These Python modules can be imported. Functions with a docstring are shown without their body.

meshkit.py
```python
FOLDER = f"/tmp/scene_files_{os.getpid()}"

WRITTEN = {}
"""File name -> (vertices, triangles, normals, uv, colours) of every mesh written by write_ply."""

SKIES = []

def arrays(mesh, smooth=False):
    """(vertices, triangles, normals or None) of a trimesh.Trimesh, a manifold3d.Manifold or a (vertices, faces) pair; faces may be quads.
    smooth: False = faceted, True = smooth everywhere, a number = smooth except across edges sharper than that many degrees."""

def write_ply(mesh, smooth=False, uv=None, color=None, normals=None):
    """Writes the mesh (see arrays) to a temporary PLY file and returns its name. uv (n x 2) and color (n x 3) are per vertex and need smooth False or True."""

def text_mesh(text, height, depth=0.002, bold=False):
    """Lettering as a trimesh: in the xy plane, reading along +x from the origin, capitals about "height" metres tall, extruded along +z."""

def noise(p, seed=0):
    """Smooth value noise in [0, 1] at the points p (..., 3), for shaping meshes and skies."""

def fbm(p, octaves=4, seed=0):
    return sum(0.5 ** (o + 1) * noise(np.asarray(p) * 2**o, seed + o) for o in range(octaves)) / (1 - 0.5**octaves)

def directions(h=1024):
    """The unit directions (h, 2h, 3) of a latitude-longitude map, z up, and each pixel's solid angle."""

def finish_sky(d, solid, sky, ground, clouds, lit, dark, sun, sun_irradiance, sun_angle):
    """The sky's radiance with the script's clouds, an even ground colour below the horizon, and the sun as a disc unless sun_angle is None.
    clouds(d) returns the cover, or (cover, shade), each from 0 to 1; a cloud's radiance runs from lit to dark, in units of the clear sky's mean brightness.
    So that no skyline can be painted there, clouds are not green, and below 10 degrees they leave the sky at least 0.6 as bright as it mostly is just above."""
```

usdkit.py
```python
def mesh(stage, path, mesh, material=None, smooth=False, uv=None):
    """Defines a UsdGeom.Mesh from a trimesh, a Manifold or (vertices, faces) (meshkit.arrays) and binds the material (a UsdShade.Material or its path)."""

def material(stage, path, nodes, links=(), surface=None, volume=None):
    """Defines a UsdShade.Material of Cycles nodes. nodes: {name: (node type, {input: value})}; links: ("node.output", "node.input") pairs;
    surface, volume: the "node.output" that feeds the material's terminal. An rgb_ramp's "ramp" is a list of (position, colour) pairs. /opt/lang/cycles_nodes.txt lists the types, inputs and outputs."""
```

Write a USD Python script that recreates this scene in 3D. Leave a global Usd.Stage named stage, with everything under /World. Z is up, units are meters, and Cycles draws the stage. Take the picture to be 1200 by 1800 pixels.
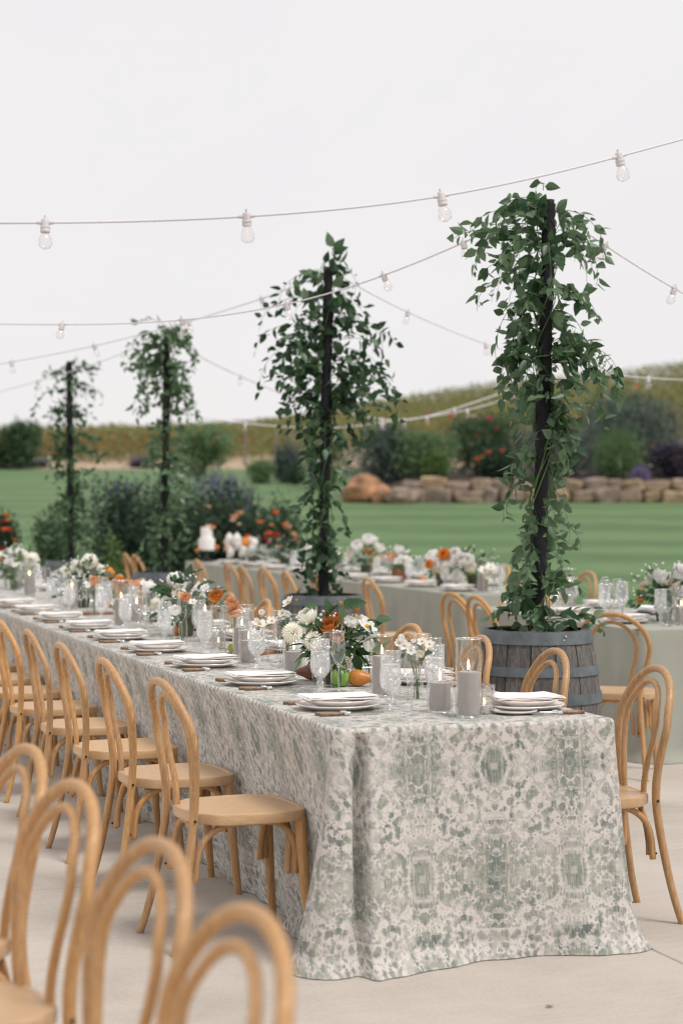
import math, numpy as np, usdkit, meshkit
from pxr import Usd, UsdGeom, UsdLux, UsdShade, Gf, Sdf

stage = Usd.Stage.CreateInMemory()
UsdGeom.SetStageUpAxis(stage, 'Z')
UsdGeom.SetStageMetersPerUnit(stage, 1.0)
UsdGeom.Xform.Define(stage, '/World')
UsdGeom.Scope.Define(stage, '/World/Looks')

# ------------------------------------------------------------------ camera, sky, sun, exposure
FP = 3400.0                                   # focal length in pixels of the 1200 x 1800 photograph
YAW, PITCH, EYE = math.atan(1150 / 3400), 20 / 3400, 1.5
FW = np.array([math.sin(YAW) * math.cos(PITCH), math.cos(YAW) * math.cos(PITCH), -math.sin(PITCH)])
RT = np.array([math.cos(YAW), -math.sin(YAW), 0.0])
UP = np.cross(RT, FW)
CAM = np.array([0, 0, EYE])
cam = UsdGeom.Camera.Define(stage, '/World/camera')
M4 = Gf.Matrix4d(*RT, 0, *UP, 0, *(-FW), 0, *CAM, 1)
cam.AddTransformOp().Set(M4)
cam.CreateFocalLengthAttr(68.0)
cam.CreateHorizontalApertureAttr(24.0)
cam.CreateVerticalApertureAttr(36.0)
cam.CreateFStopAttr(2.6)
cam.CreateFocusDistanceAttr(7.7)
cam.CreateExposureAttr(0.60)

SUN_EL, SUN_AZ = math.radians(58), math.radians(148)     # azimuth = atan2(x, y) of the direction to the sun
SKY_STRENGTH, CLOUD = 0.1, 5.8
usdkit.material(stage, '/World/Looks/sky_look', {
    'sky': ('sky_texture', {'sky_type': 'single_scattering', 'sun_disc': False, 'sun_elevation': SUN_EL, 'sun_rotation': SUN_AZ}),
    'co': ('texture_coordinate', {}),
    'mp': ('mapping', {'scale': (1.0, 1.0, 2.2)}),
    'no': ('noise_texture', {'scale': 1.6, 'detail': 5.0, 'roughness': 0.5, 'distortion': 0.4}),
    'cl': ('rgb_ramp', {'ramp': [(0.25, (CLOUD * .965, CLOUD * .935, CLOUD * .942)), (0.75, (CLOUD * 1.04, CLOUD * 1.012, CLOUD * 1.014))]}),
    'mx': ('mix_color', {'fac': 0.97, 'use_clamp': False}),
    'bg': ('background_shader', {'strength': SKY_STRENGTH})},
    [('co.generated', 'mp.vector'), ('mp.vector', 'no.vector'), ('no.fac', 'cl.fac'), ('sky.color', 'mx.a'), ('cl.color', 'mx.b'), ('mx.result', 'bg.color')], surface='bg.background')
dome = UsdLux.DomeLight.Define(stage, '/World/sky')
UsdShade.MaterialBindingAPI.Apply(dome.GetPrim()).Bind(UsdShade.Material.Get(stage, '/World/Looks/sky_look'))
dome.GetPrim().SetCustomDataByKey('kind', 'structure')
sun = UsdLux.DistantLight.Define(stage, '/World/sun')
sun.CreateIntensityAttr(0.4)
sun.CreateAngleAttr(18.0)
sun.CreateColorAttr(Gf.Vec3f(1.0, 0.96, 0.91))
sun.GetPrim().GetAttribute('inputs:normalize').Set(True) if sun.GetPrim().GetAttribute('inputs:normalize') else sun.CreateNormalizeAttr(True)
sun.AddRotateXYZOp().Set(Gf.Vec3f(90 - math.degrees(SUN_EL), 0, -math.degrees(SUN_AZ) + 180))

rng = np.random.default_rng(7)
V3 = lambda *a: np.array(a, float)


def at(px, py, depth):
    """The point of the place seen at a pixel of the photograph, at a depth in metres."""
    return CAM + (FW + RT * (px - 600) / FP - UP * (py - 900) / FP) * depth


def on(px, py, z):
    d = FW + RT * (px - 600) / FP - UP * (py - 900) / FP
    return CAM + d * (z - EYE) / d[2]


def side(R, Dp, z=0.0):
    """A point R metres to the right and Dp metres ahead, on the plan."""
    return V3(R * math.cos(YAW) + Dp * math.sin(YAW), -R * math.sin(YAW) + Dp * math.cos(YAW), z)


# ------------------------------------------------------------------ materials
class Ref:
    def __init__(s, g, name): s.g, s.name = g, name
    def _m(s, op, *o): return s.g.math(op, s, *o)
    def __add__(s, o): return s._m('add', o)
    __radd__ = __add__
    def __sub__(s, o): return s._m('subtract', o)
    def __rsub__(s, o): return s.g.math('subtract', o, s)
    def __mul__(s, o): return s._m('multiply', o)
    __rmul__ = __mul__
    def __truediv__(s, o): return s._m('divide', o)


class G:
    """A node graph written as an expression."""
    def __init__(s, name): s.path, s.n, s.l = '/World/Looks/' + name, {}, []
    def node(s, kind, out, **inp):
        nm = f'n{len(s.n)}'
        st = {}
        for k, v in inp.items():
            if isinstance(v, Ref): s.l.append((v.name, f'{nm}.{k}'))
            else: st[k] = v
        s.n[nm] = (kind, st)
        return Ref(s, f'{nm}.{out}')
    def math(s, op, *v): return s.node('math', 'value', math_type=op, **{f'value{i + 1}': x for i, x in enumerate(v)})
    def noise(s, vec, scale, detail=2.0, rough=.5, dist=0.0, out='fac'): return s.node('noise_texture', out, vector=vec, scale=scale, detail=detail, roughness=rough, distortion=dist)
    def ramp(s, fac, stops): return s.node('rgb_ramp', 'color', fac=fac, ramp=stops)
    def step(s, v, a, b): return s.node('map_range', 'result', range_type='smoothstep', value=v, from_min=a, from_max=b, to_min=0.0, to_max=1.0, clamp=True)
    def mix(s, f, a, b, t='mix'): return s.node('mix_color', 'result', blend_type=t, fac=f, a=a, b=b)
    def obj(s): return s.node('texture_coordinate', 'object')
    def pos(s): return s.node('geometry', 'position')
    def scaled(s, v, sc): return s.node('mapping', 'vector', vector=v, scale=sc)
    def bump(s, h, strength=.3, dist=.01): return s.node('bump', 'normal', height=h, strength=strength, distance=dist)
    def out(s, ref, volume=None): return usdkit.material(stage, s.path, s.n, s.l, surface=ref.name)


M = {}


def plain(name, col, rough=.5, var=.0, nscale=20., bump=0., bscale=60., bdist=.003, obj_var=0., **kw):
    g = G(name)
    p = g.obj()
    c = tuple(col)
    if var:
        n = g.noise(p, nscale, 4.)
        c = g.ramp(n, [(.3, tuple(np.array(col) * (1 - var))), (.7, tuple(np.array(col) * (1 + var)))])
    if obj_var:
        r = g.node('object_info', 'random')
        c = g.node('hsv', 'color', value=r * (2 * obj_var) + (1 - obj_var), saturation=1.0, hue=.5, fac=1.0, color=c)
    if bump: kw['normal'] = g.bump(g.noise(p, bscale, 3.), bump, bdist)
    M[name] = g.out(g.node('principled_bsdf', 'BSDF', base_color=c, roughness=rough, **kw))


def leafy(name, c1, c2, c3=None, rough=.5, trans=.25):
    """Foliage: each leaf its own tone, light coming through."""
    g = G(name)
    r = g.math('fraction', g.node('geometry', 'random_per_island') + g.node('object_info', 'random'))
    stops = [(0, c1), (.6, c2), (1, c3 or c2)]
    c = g.ramp(r, stops)
    b = g.node('principled_bsdf', 'BSDF', base_color=c, roughness=rough, specular_ior_level=.4)
    t = g.node('translucent_bsdf', 'BSDF', color=c)
    M[name] = g.out(g.node('mix_closure', 'closure', fac=trans, closure1=b, closure2=t))


def petal(name, c1, c2, trans=.38):
    g = G(name)
    r = g.math('fraction', g.node('geometry', 'random_per_island') + g.node('object_info', 'random'))
    c = g.ramp(r, [(0, c1), (1, c2)])
    b = g.node('principled_bsdf', 'BSDF', base_color=c, roughness=.6, specular_ior_level=.2)
    t = g.node('translucent_bsdf', 'BSDF', color=c)
    M[name] = g.out(g.node('mix_closure', 'closure', fac=trans, closure1=b, closure2=t))


def wood(name, dark, light, rough=.42, axis=(14., 14., 1.6), fine=9.):
    g = G(name)
    p = g.obj()
    v = g.scaled(p, axis)
    n = g.noise(v, fine, 4., .6, .6)
    w = g.noise(g.scaled(p, tuple(a * 4 for a in axis)), fine * 2, 2.)
    r = g.node('object_info', 'random')
    c = g.ramp(n * .7 + w * .3, [(.3, dark), (.7, light)])
    c = g.node('hsv', 'color', hue=.5, saturation=r * .1 + .95, value=r * .22 + .89, fac=1.0, color=c)
    M[name] = g.out(g.node('principled_bsdf', 'BSDF', base_color=c, roughness=rough, specular_ior_level=.45, normal=g.bump(n, .12, .002)))


wood('bentwood', (.32, .160, .060), (.60, .355, .160))
wood('seat_wood', (.44, .265, .135), (.62, .41, .225), axis=(2.2, 16., 16.))
plain('screw', (.03, .028, .026), .5, metallic=.6)
plain('porcelain', (.80, .77, .74), .18, coat_weight=.3)
plain('charger_glaze', (.74, .70, .66), .28, var=.04)
plain('napkin_linen', (.82, .79, .775), .9, bump=.35, bscale=180., bdist=.002)
plain('menu_paper', (.74, .54, .44), .8)
plain('horn', (.17, .10, .055), .4, var=.55, nscale=55.)
plain('silver', (.78, .77, .75), .22, metallic=1.0)
plain('steel_blade', (.36, .36, .37), .2, metallic=1.0)
plain('candle_wax', (.36, .325, .315), .55, var=.05, nscale=30., subsurface_weight=.0)
plain('white_wax', (.75, .72, .68), .5)
plain('wick', (.03, .025, .02), .9)
plain('olive_pot', (.055, .062, .036), .55, var=.35, nscale=30., bump=.3)
plain('copper_pot', (.22, .085, .04), .5, var=.3)
plain('apple_skin', (.20, .37, .07), .3, var=.2, nscale=25.)
plain('pear_skin', (.50, .185, .03), .4, var=.22, nscale=30., bump=.1)
plain('pear_brown', (.20, .075, .035), .45, var=.3, nscale=30.)
plain('grape_skin', (.018, .016, .03), .35)
plain('kiwi_skin', (.18, .13, .035), .8, var=.3, nscale=60.)
plain('kiwi_flesh', (.26, .33, .05), .4, var=.3, nscale=80.)
plain('board_wood', (.22, .10, .05), .5, var=.35, nscale=12.)
plain('stalk_green', (.09, .16, .05), .6)
plain('stalk_brown', (.08, .055, .03), .8)
plain('seed_yellow', (.62, .36, .03), .7)
plain('soil', (.05, .036, .026), .95, var=.4, nscale=15., bump=.8, bscale=40., bdist=.02)
plain('hoop_steel', (.098, .115, .125), .5, var=.3, nscale=14., bump=.15, bscale=40.)
plain('rivet', (.35, .36, .38), .4, metallic=.5)
plain('pole_steel', (.02, .02, .022), .5)
plain('wrap_cloth', (.006, .006, .009), .85, bump=.4, bscale=90.)
plain('cord_white', (.66, .65, .70), .5)
plain('socket_white', (.60, .57, .585), .45)
plain('icing', (.82, .79, .76), .55)
plain('linen_sage', (.33, .335, .285), .95, var=.05, nscale=5., bump=.3, bscale=300., bdist=.001)
plain('table_wood', (.25, .17, .1), .6)
plain('boulder', (.32, .17, .09), .9, var=.55, nscale=2.6, bump=.8, bscale=5., bdist=.05)
plain('post_wood', (.20, .17, .14), .9)
plain('joint_dark', (.09, .08, .07), .95)
plain('cake_stand_dark', (.03, .035, .03), .4)
plain('trunk', (.07, .05, .035), .9)

petal('petal_cream', (.90, .87, .76), (.88, .88, .82))
petal('petal_white', (.90, .89, .86), (.88, .87, .84))
petal('petal_rust', (.42, .13, .025), (.58, .22, .055))
petal('petal_peach', (.72, .38, .20), (.80, .50, .31))
petal('petal_blush', (.80, .60, .48), (.82, .70, .60))
petal('petal_red', (.62, .035, .03), (.70, .08, .03))
petal('petal_coral', (.75, .12, .05), (.80, .22, .08))
petal('petal_orange', (.78, .28, .05), (.80, .36, .10))
petal('petal_pink', (.60, .06, .17), (.66, .15, .25))
petal('petal_purple', (.15, .125, .25), (.24, .20, .35))

leafy('vine_leaf', (.026, .068, .030), (.068, .135, .062), (.165, .25, .145), .33, .34)
leafy('table_leaf', (.030, .075, .028), (.055, .12, .05), (.13, .23, .08), .45, .25)
leafy('sage_leaf', (.09, .13, .09), (.16, .21, .15), rough=.6)
leafy('shrub_dark', (.022, .048, .026), (.055, .098, .050), (.11, .165, .09), trans=.35)
leafy('shrub_mid', (.060, .110, .052), (.120, .200, .090), (.19, .29, .135), trans=.38)
leafy('shrub_grey', (.05, .075, .062), (.085, .115, .10), (.12, .15, .135), trans=.2)
leafy('shrub_lime', (.06, .11, .03), (.11, .18, .05), trans=.2)
leafy('shrub_sage', (.068, .10, .080), (.135, .175, .150), (.20, .22, .23), trans=.38)
leafy('shrub_plum', (.030, .022, .034), (.05, .04, .06), (.09, .06, .12), trans=.2)
leafy('vineyard_leaf', (.11, .14, .045), (.20, .215, .075), (.30, .255, .10), trans=.35)
leafy('vineyard_rust', (.15, .07, .025), (.24, .11, .04), (.20, .15, .04), trans=.3)


def glass(name, tint=(1, 1, 1), frost=0.0, rough=.02, cut=None, base=.055, gain=.95):
    """Blown glass: what is behind shows through, edges and cuts catch the sky."""
    g = G(name)
    kw = {}
    if cut: kw['normal'] = g.bump(g.node('voronoi_texture', 'distance', vector=g.scaled(g.obj(), (1., 1., .8)), scale=cut, feature='f1'), 1.0, .012)
    lw = g.node('layer_weight', 'facing', blend=.5, **kw)
    f = g.math('minimum', g.math('power', lw, 2.4) * gain + base, 1.0)
    t = g.node('transparent_bsdf', 'BSDF', color=tint)
    s = g.node('glossy_bsdf', 'BSDF', color=(.95, .96, .96), roughness=rough, **kw)
    m = g.node('mix_closure', 'closure', fac=f, closure1=t, closure2=s)
    if frost:
        d = g.node('translucent_bsdf', 'BSDF', color=(.92, .92, .92))
        d2 = g.node('diffuse_bsdf', 'BSDF', color=(.92, .92, .92))
        d = g.node('mix_closure', 'closure', fac=.5, closure1=d, closure2=d2)
        m = g.node('mix_closure', 'closure', fac=frost, closure1=m, closure2=d)
    M[name] = g.out(m)


glass('clear_glass', (.985, .99, .99), base=.07)
glass('glass_rim', (.97, .97, .97), base=.42)
glass('stem_glass', (.95, .96, .96), base=.24)
glass('bulb_glass', (.97, .96, .965))
glass('iced_water', (.985, .985, .985), .12, .08)
glass('cut_crystal', (.985, .985, .985), .06, .03, 95., .10, .8)
g = G('mercury_glass')
vor = g.noise(g.obj(), 120., 3.)
tr = g.node('transparent_bsdf', 'BSDF', color=(.9, .9, .9))
gl = g.node('glossy_bsdf', 'BSDF', color=(.75, .74, .72), roughness=.25)
M['mercury_glass'] = g.out(g.node('mix_closure', 'closure', fac=g.step(vor, .42, .58) * .6 + .2, closure1=tr, closure2=gl))
g = G('flame_light')
M['flame_light'] = g.out(g.node('emission', 'emission', color=(1., .62, .26), strength=7.0))
g = G('filament_light')
M['filament_light'] = g.out(g.node('emission', 'emission', color=(1., .50, .34), strength=1.1))

# printed tablecloth: a worn rug-like print of medallions and blocks, from the cloth's own flat coordinates
g = G('printed_cloth')
uv = g.node('uvmap', 'UV', attribute='st')
sx = g.node('separate_xyz', 'x', vector=uv)
sy = g.node('separate_xyz', 'y', vector=uv)
P_, Q_ = .27, .35
wob = g.noise(uv, 6., 2.)
u0 = sx + (wob - .5) * .012
vv = (sy - .14) / Q_
k = g.math('floor', vv + .5)
vl = (vv - k) * Q_
odd = g.math('floored_modulo', k, 2.0)
uu = g.math('pingpong', u0 - .52 + odd * P_ + 27 * P_ * 2, P_)
va = g.math('absolute', vl)
mv = g.node('combine_xyz', 'vector', x=uu, y=va, z=k * 3.7)
edge = (g.noise(mv, 52., 3., .65) - .5)
rag = (g.noise(uv, 90., 3., .7) - .5)
r1 = g.math('sqrt', g.math('power', uu / .050, 2.) + g.math('power', va / .066, 2.)) + rag * .25
ang = g.math('arctan2', va, uu)
scal = g.math('absolute', g.math('sine', ang * 9.)) * .08
med = 1 - g.step(r1 + scal + edge * .5, .86, 1.05)
core = g.math('maximum', uu, va)
med = med * (g.step(core + edge * .016 + rag * .008, .008, .016) * .55 + .45) * (g.step(g.math('absolute', uu - .030) + edge * .02, .001, .004) * .5 + .5)
ring = 1 - g.step(g.math('absolute', r1 + scal * 1.6 - 1.45 + edge * .45), .03, .11)
w = P_ - uu
blk = 1 - g.step(g.math('maximum', w / .076, va / .130) + edge * 1.6 + rag * .6, .74, 1.0)
arm = 1 - g.step(g.math('maximum', w / .15, va / .040) + edge * 1.8 + rag * .8, .62, 1.05)
dia = g.math('absolute', w / .17 + va / .21 - 1.0 + edge * .22)
dia = 1 - g.step(dia, .02, .06)
hole = g.math('sqrt', g.math('power', w, 2.) + g.math('power', g.math('pingpong', va, .034), 2.))
blk = blk * (g.step(g.math('absolute', hole - .012) + edge * .012, .0005, .005) * .8 + .2) * (g.step(g.math('absolute', w - .040) + edge * .02, .001, .006) * .85 + .15) * g.step(g.noise(mv, 64., 2., .6, .5), .36, .46)
warp = g.node('vector_math', 'vector', math_type='multiply_add', vector1=g.noise(mv, 18., 2., .5, .0, 'color'), vector2=(.035, .035, 0.), vector3=mv)
def motifs(scale, lo, hi, share):
    """Separate leaf and flower marks: one per cell, some cells left bare."""
    d = g.node('voronoi_texture', 'distance', vector=warp, scale=scale, feature='f1', randomness=.9)
    cid = g.node('separate_color', 'r', color=g.node('voronoi_texture', 'color', vector=warp, scale=scale, feature='f1', randomness=.9))
    d = d + edge * .85 + rag * .22
    return (1 - g.step(d, lo, hi)) * g.step(cid, 1 - share - .02, 1 - share + .02)
big_m = motifs(34., .41, .53, .80)
small_m = motifs(72., .33, .46, .72)
outl = g.node('voronoi_texture', 'distance', vector=warp, scale=34., feature='f1', randomness=.9) + edge * .5
outl = (1 - g.step(g.math('absolute', outl - .53), .012, .05)) * .5
lines = 1 - g.step(g.math('absolute', g.noise(mv, 15., 1., .5, .6) - .5), .006, .020)
midn = g.noise(uv, 9., 3., .6)
keep = g.step(r1, 1.05, 1.25) * .5 + .5
field = g.math('maximum', g.math('maximum', big_m * (g.step(midn, .36, .56) * .5 + .5), small_m * .75), g.math('maximum', lines * .42, outl)) * keep
pat = g.math('maximum', g.math('maximum', med, ring * .7), g.math('maximum', g.math('maximum', blk, arm * .6), dia * .5))
pat = g.math('maximum', pat, field)
slub_v = g.noise(g.scaled(uv, (300., 20., 1.)), 1., 3., .65)
slub_h = g.noise(g.scaled(uv, (22., 460., 1.)), 1., 3., .65)
fade = g.noise(uv, 11., 4., .65)
worn = g.step(slub_v * .8 + slub_h * .25 + fade * .40, .50, .86) * .64 + .26
tone = g.noise(mv, 15., 3.)
green = g.ramp(tone, [(.30, (.036, .072, .058)), (.48, (.072, .118, .099)), (.60, (.17, .20, .14)), (.72, (.090, .142, .118))])
base = g.ramp(g.noise(g.scaled(uv, (300., 300., 1.)), 1., 2.), [(.3, (.515, .475, .44)), (.7, (.615, .57, .535))])
col = g.mix(pat * worn, base, green)
thread = g.node('wave_texture', 'fac', vector=uv, scale=220., bands_direction='x') + g.node('wave_texture', 'fac', vector=uv, scale=220., bands_direction='y')
M['printed_cloth'] = g.out(g.node('principled_bsdf', 'BSDF', base_color=col, roughness=.92, sheen_weight=.08, specular_ior_level=.2, normal=g.bump(slub_v + slub_h, .25, .0015)))

# paving
g = G('concrete')
p = g.pos()
n1 = g.noise(p, 1.1, 5., .6)
n2 = g.noise(p, 60., 3., .7)
br = g.noise(g.scaled(p, (4., 160., 1.)), 1., 2.)
rr = g.node('object_info', 'random')
st_ = g.noise(p, .45, 6., .7, .8)
c = g.ramp(n1 * .35 + st_ * .3 + n2 * .2 + br * .15, [(.36, (.33, .29, .248)), (.50, (.46, .41, .357)), (.66, (.55, .50, .44))])
c = g.node('hsv', 'color', hue=.5, saturation=1.0, value=rr * .06 + .97, fac=1.0, color=c)
M['concrete'] = g.out(g.node('principled_bsdf', 'BSDF', base_color=c, roughness=.85, normal=g.bump(n2 * .5 + br, .25, .002)))
# mown lawn with stripes
g = G('lawn_grass')
p = g.pos()
dep = g.node('vector_math', 'value', math_type='dot_product', vector1=p, vector2=(math.sin(YAW - .015), math.cos(YAW - .015), 0.))
st = g.step(g.math('sine', dep * 2 * math.pi / 3.4 + g.noise(p, .22, 4., .6) * 9.0), -.9, .9)
n1 = g.noise(p, 7., 6., .8)
n2 = g.noise(p, .6, 5., .65)
f = st * .20 + n1 * .42 + n2 * .46
c = g.ramp(f, [(.25, (.070, .126, .056)), (.52, (.106, .176, .078)), (.8, (.155, .232, .104))])
M['lawn_grass'] = g.out(g.node('principled_bsdf', 'BSDF', base_color=c, roughness=.8, specular_ior_level=.2, normal=g.bump(g.noise(p, 30., 4.), .6, .05)))
g = G('dry_grass')
p = g.pos()
c = g.ramp(g.noise(p, 1.3, 5., .7), [(.3, (.30, .22, .14)), (.7, (.46, .36, .25))])
M['dry_grass'] = g.out(g.node('principled_bsdf', 'BSDF', base_color=c, roughness=.95, normal=g.bump(g.noise(p, 8., 3.), .6, .1)))
g = G('hillside')
p = g.pos()
c = g.ramp(g.noise(p, .25, 5., .7), [(.3, (.14, .13, .045)), (.55, (.20, .16, .06)), (.75, (.26, .20, .09))])
M['hillside'] = g.out(g.node('principled_bsdf', 'BSDF', base_color=c, roughness=.95))
g = G('wall_stone')
p = g.obj()
pr = g.node('geometry', 'random_per_island')
c = g.ramp(g.noise(p, 3.5, 5., .65), [(.3, (.15, .11, .085)), (.55, (.30, .225, .165)), (.75, (.42, .33, .26))])
ob = g.node('object_info', 'random')
c = g.node('hsv', 'color', hue=ob * .03 + .485, saturation=ob * .5 + .8, value=ob * .4 + .78, fac=1.0, color=c)
M['wall_stone'] = g.out(g.node('principled_bsdf', 'BSDF', base_color=c, roughness=.9, normal=g.bump(g.noise(p, 9., 4.), .7, .04)))
g = G('barrel_wood')
p = g.obj()
n = g.noise(g.scaled(p, (18., 18., 2.2)), 5., 5., .65, .8)
lo = g.noise(g.scaled(p, (7., 7., 1.6)), 3., 3., .6, 1.2)
lines = g.step(g.math('absolute', lo - .5), .0, .03)
ri = g.node('geometry', 'random_per_island')
ro = g.node('object_info', 'random')
c = g.ramp(n * .75 + lo * .25, [(.3, (.046, .043, .041)), (.5, (.092, .085, .080)), (.68, (.175, .163, .153))])
c = g.mix((1 - lines) * .35, c, (.25, .21, .185))
c = g.node('hsv', 'color', hue=.5, saturation=.9, value=ro * .35 + .82, fac=1.0, color=c)
M['barrel_wood'] = g.out(g.node('principled_bsdf', 'BSDF', base_color=c, roughness=.85, normal=g.bump(n, .5, .004)))


# ------------------------------------------------------------------ mesh helpers: a mesh is (vertices, triangles)
def cat(ms):
    V, Fc, n = [], [], 0
    for v, f in ms:
        V.append(v); Fc.append(np.asarray(f) + n); n += len(v)
    return np.vstack(V), np.vstack(Fc)


def move(m, t=(0, 0, 0), rz=0., s=1., R=None):
    v = np.asarray(m[0], float) * s
    if R is not None: v = v @ np.asarray(R).T
    if rz:
        c, s_ = math.cos(rz), math.sin(rz)
        v = v @ np.array([[c, s_, 0], [-s_, c, 0], [0, 0, 1]])
    return v + np.asarray(t, float), m[1]


def grid_faces(n, m, wrap=False):
    i, j = np.meshgrid(np.arange(n - 1), np.arange(m if wrap else m - 1), indexing='ij')
    a, b = i * m + j, i * m + (j + 1) % m
    c, d = (i + 1) * m + (j + 1) % m, (i + 1) * m + j
    return np.vstack([np.stack([a, b, c], -1).reshape(-1, 3), np.stack([a, c, d], -1).reshape(-1, 3)])


def tube(pts, rad, sides=10, caps=True):
    p = np.asarray(pts, float)
    n = len(p)
    rad = np.broadcast_to(np.asarray(rad, float), (n,))
    t = np.gradient(p, axis=0)
    t /= np.linalg.norm(t, axis=1, keepdims=True) + 1e-12
    a = np.cross(t[0], [0, 0, 1.] if abs(t[0][2]) < .9 else [1., 0, 0])
    a /= np.linalg.norm(a)
    A = np.zeros_like(p)
    for i in range(n):
        a = a - t[i] * (a @ t[i])
        a /= np.linalg.norm(a) + 1e-12
        A[i] = a
    B = np.cross(t, A)
    th = np.arange(sides) * 2 * np.pi / sides
    v = p[:, None] + rad[:, None, None] * (np.cos(th)[None, :, None] * A[:, None] + np.sin(th)[None, :, None] * B[:, None])
    v, f = v.reshape(-1, 3), grid_faces(n, sides, True)
    if caps:
        k = np.arange(sides)
        f = np.vstack([f, np.stack([np.full(sides, len(v)), (k + 1) % sides, k], 1), np.stack([np.full(sides, len(v) + 1), (n - 1) * sides + k, (n - 1) * sides + (k + 1) % sides], 1)])
        v = np.vstack([v, p[0], p[-1]])
    return v, f


def spline(pts, n):
    """A smooth line through points."""
    from scipy.interpolate import CubicSpline
    p = np.asarray(pts, float)
    d = np.r_[0, np.cumsum(np.linalg.norm(np.diff(p, axis=0), axis=1) ** .7)]
    return CubicSpline(d, p)(np.linspace(0, d[-1], n))


def lathe(prof, sides=24):
    """(radius, z) pairs turned about z, bottom to top; radius 0 closes it."""
    pr = np.asarray(prof, float)
    th = np.arange(sides) * 2 * np.pi / sides
    v = np.stack([pr[:, :1] * np.cos(th), pr[:, :1] * np.sin(th), np.repeat(pr[:, 1:], sides, 1)], -1).reshape(-1, 3)
    f = grid_faces(len(pr), sides, True)
    t = v[f]
    area = np.linalg.norm(np.cross(t[:, 1] - t[:, 0], t[:, 2] - t[:, 0]), axis=1)
    return v, f[area > 1e-14]


def box(x0, x1, y0, y1, z0, z1, b=0.0):
    """A box with chamfered upper edges."""
    if not b:
        v = np.array([[x, y, z] for z in (z0, z1) for x, y in ((x0, y0), (x1, y0), (x1, y1), (x0, y1))], float)
        f = [[0, 2, 1], [0, 3, 2], [4, 5, 6], [4, 6, 7]]
        for k in range(4): q = (k + 1) % 4; f += [[k, q, 4 + q], [k, 4 + q, 4 + k]]
        return v, np.array(f)
    rings = [(z0, 0), (z1 - b, 0), (z1, b)]
    v = np.array([[x, y, z] for z, d in rings for x, y in ((x0 + d, y0 + d), (x1 - d, y0 + d), (x1 - d, y1 - d), (x0 + d, y1 - d))], float)
    f = [[0, 2, 1], [0, 3, 2], [8, 9, 10], [8, 10, 11]]
    for r in (0, 4):
        for k in range(4): q = (k + 1) % 4; f += [[r + k, r + q, r + 4 + q], [r + k, r + 4 + q, r + 4 + k]]
    return v, np.array(f)


def loft(outline, layers):
    """Scaled copies of a plan outline stacked: (scale, z); the last closes at its centre."""
    o = np.asarray(outline, float)
    n = len(o)
    c = o.mean(0)
    v = np.vstack([np.c_[c + (o - c) * s, np.full(n, z)] for s, z in layers])
    f = grid_faces(len(layers), n, True)
    k = np.arange(n)
    L = (len(layers) - 1) * n
    f = np.vstack([f, np.stack([np.full(n, len(v)), (k + 1) % n, k], 1), np.stack([np.full(n, len(v) + 1), L + k, L + (k + 1) % n], 1)])
    return np.vstack([v, [*c, layers[0][1]], [*c, layers[-1][1]]]), f


def ico(r=1., sub=1):
    import trimesh
    m = trimesh.creation.icosphere(subdivisions=sub, radius=r)
    return np.array(m.vertices), np.array(m.faces)


def unit(v): return v / (np.linalg.norm(v, axis=-1, keepdims=True) + 1e-12)


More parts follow.
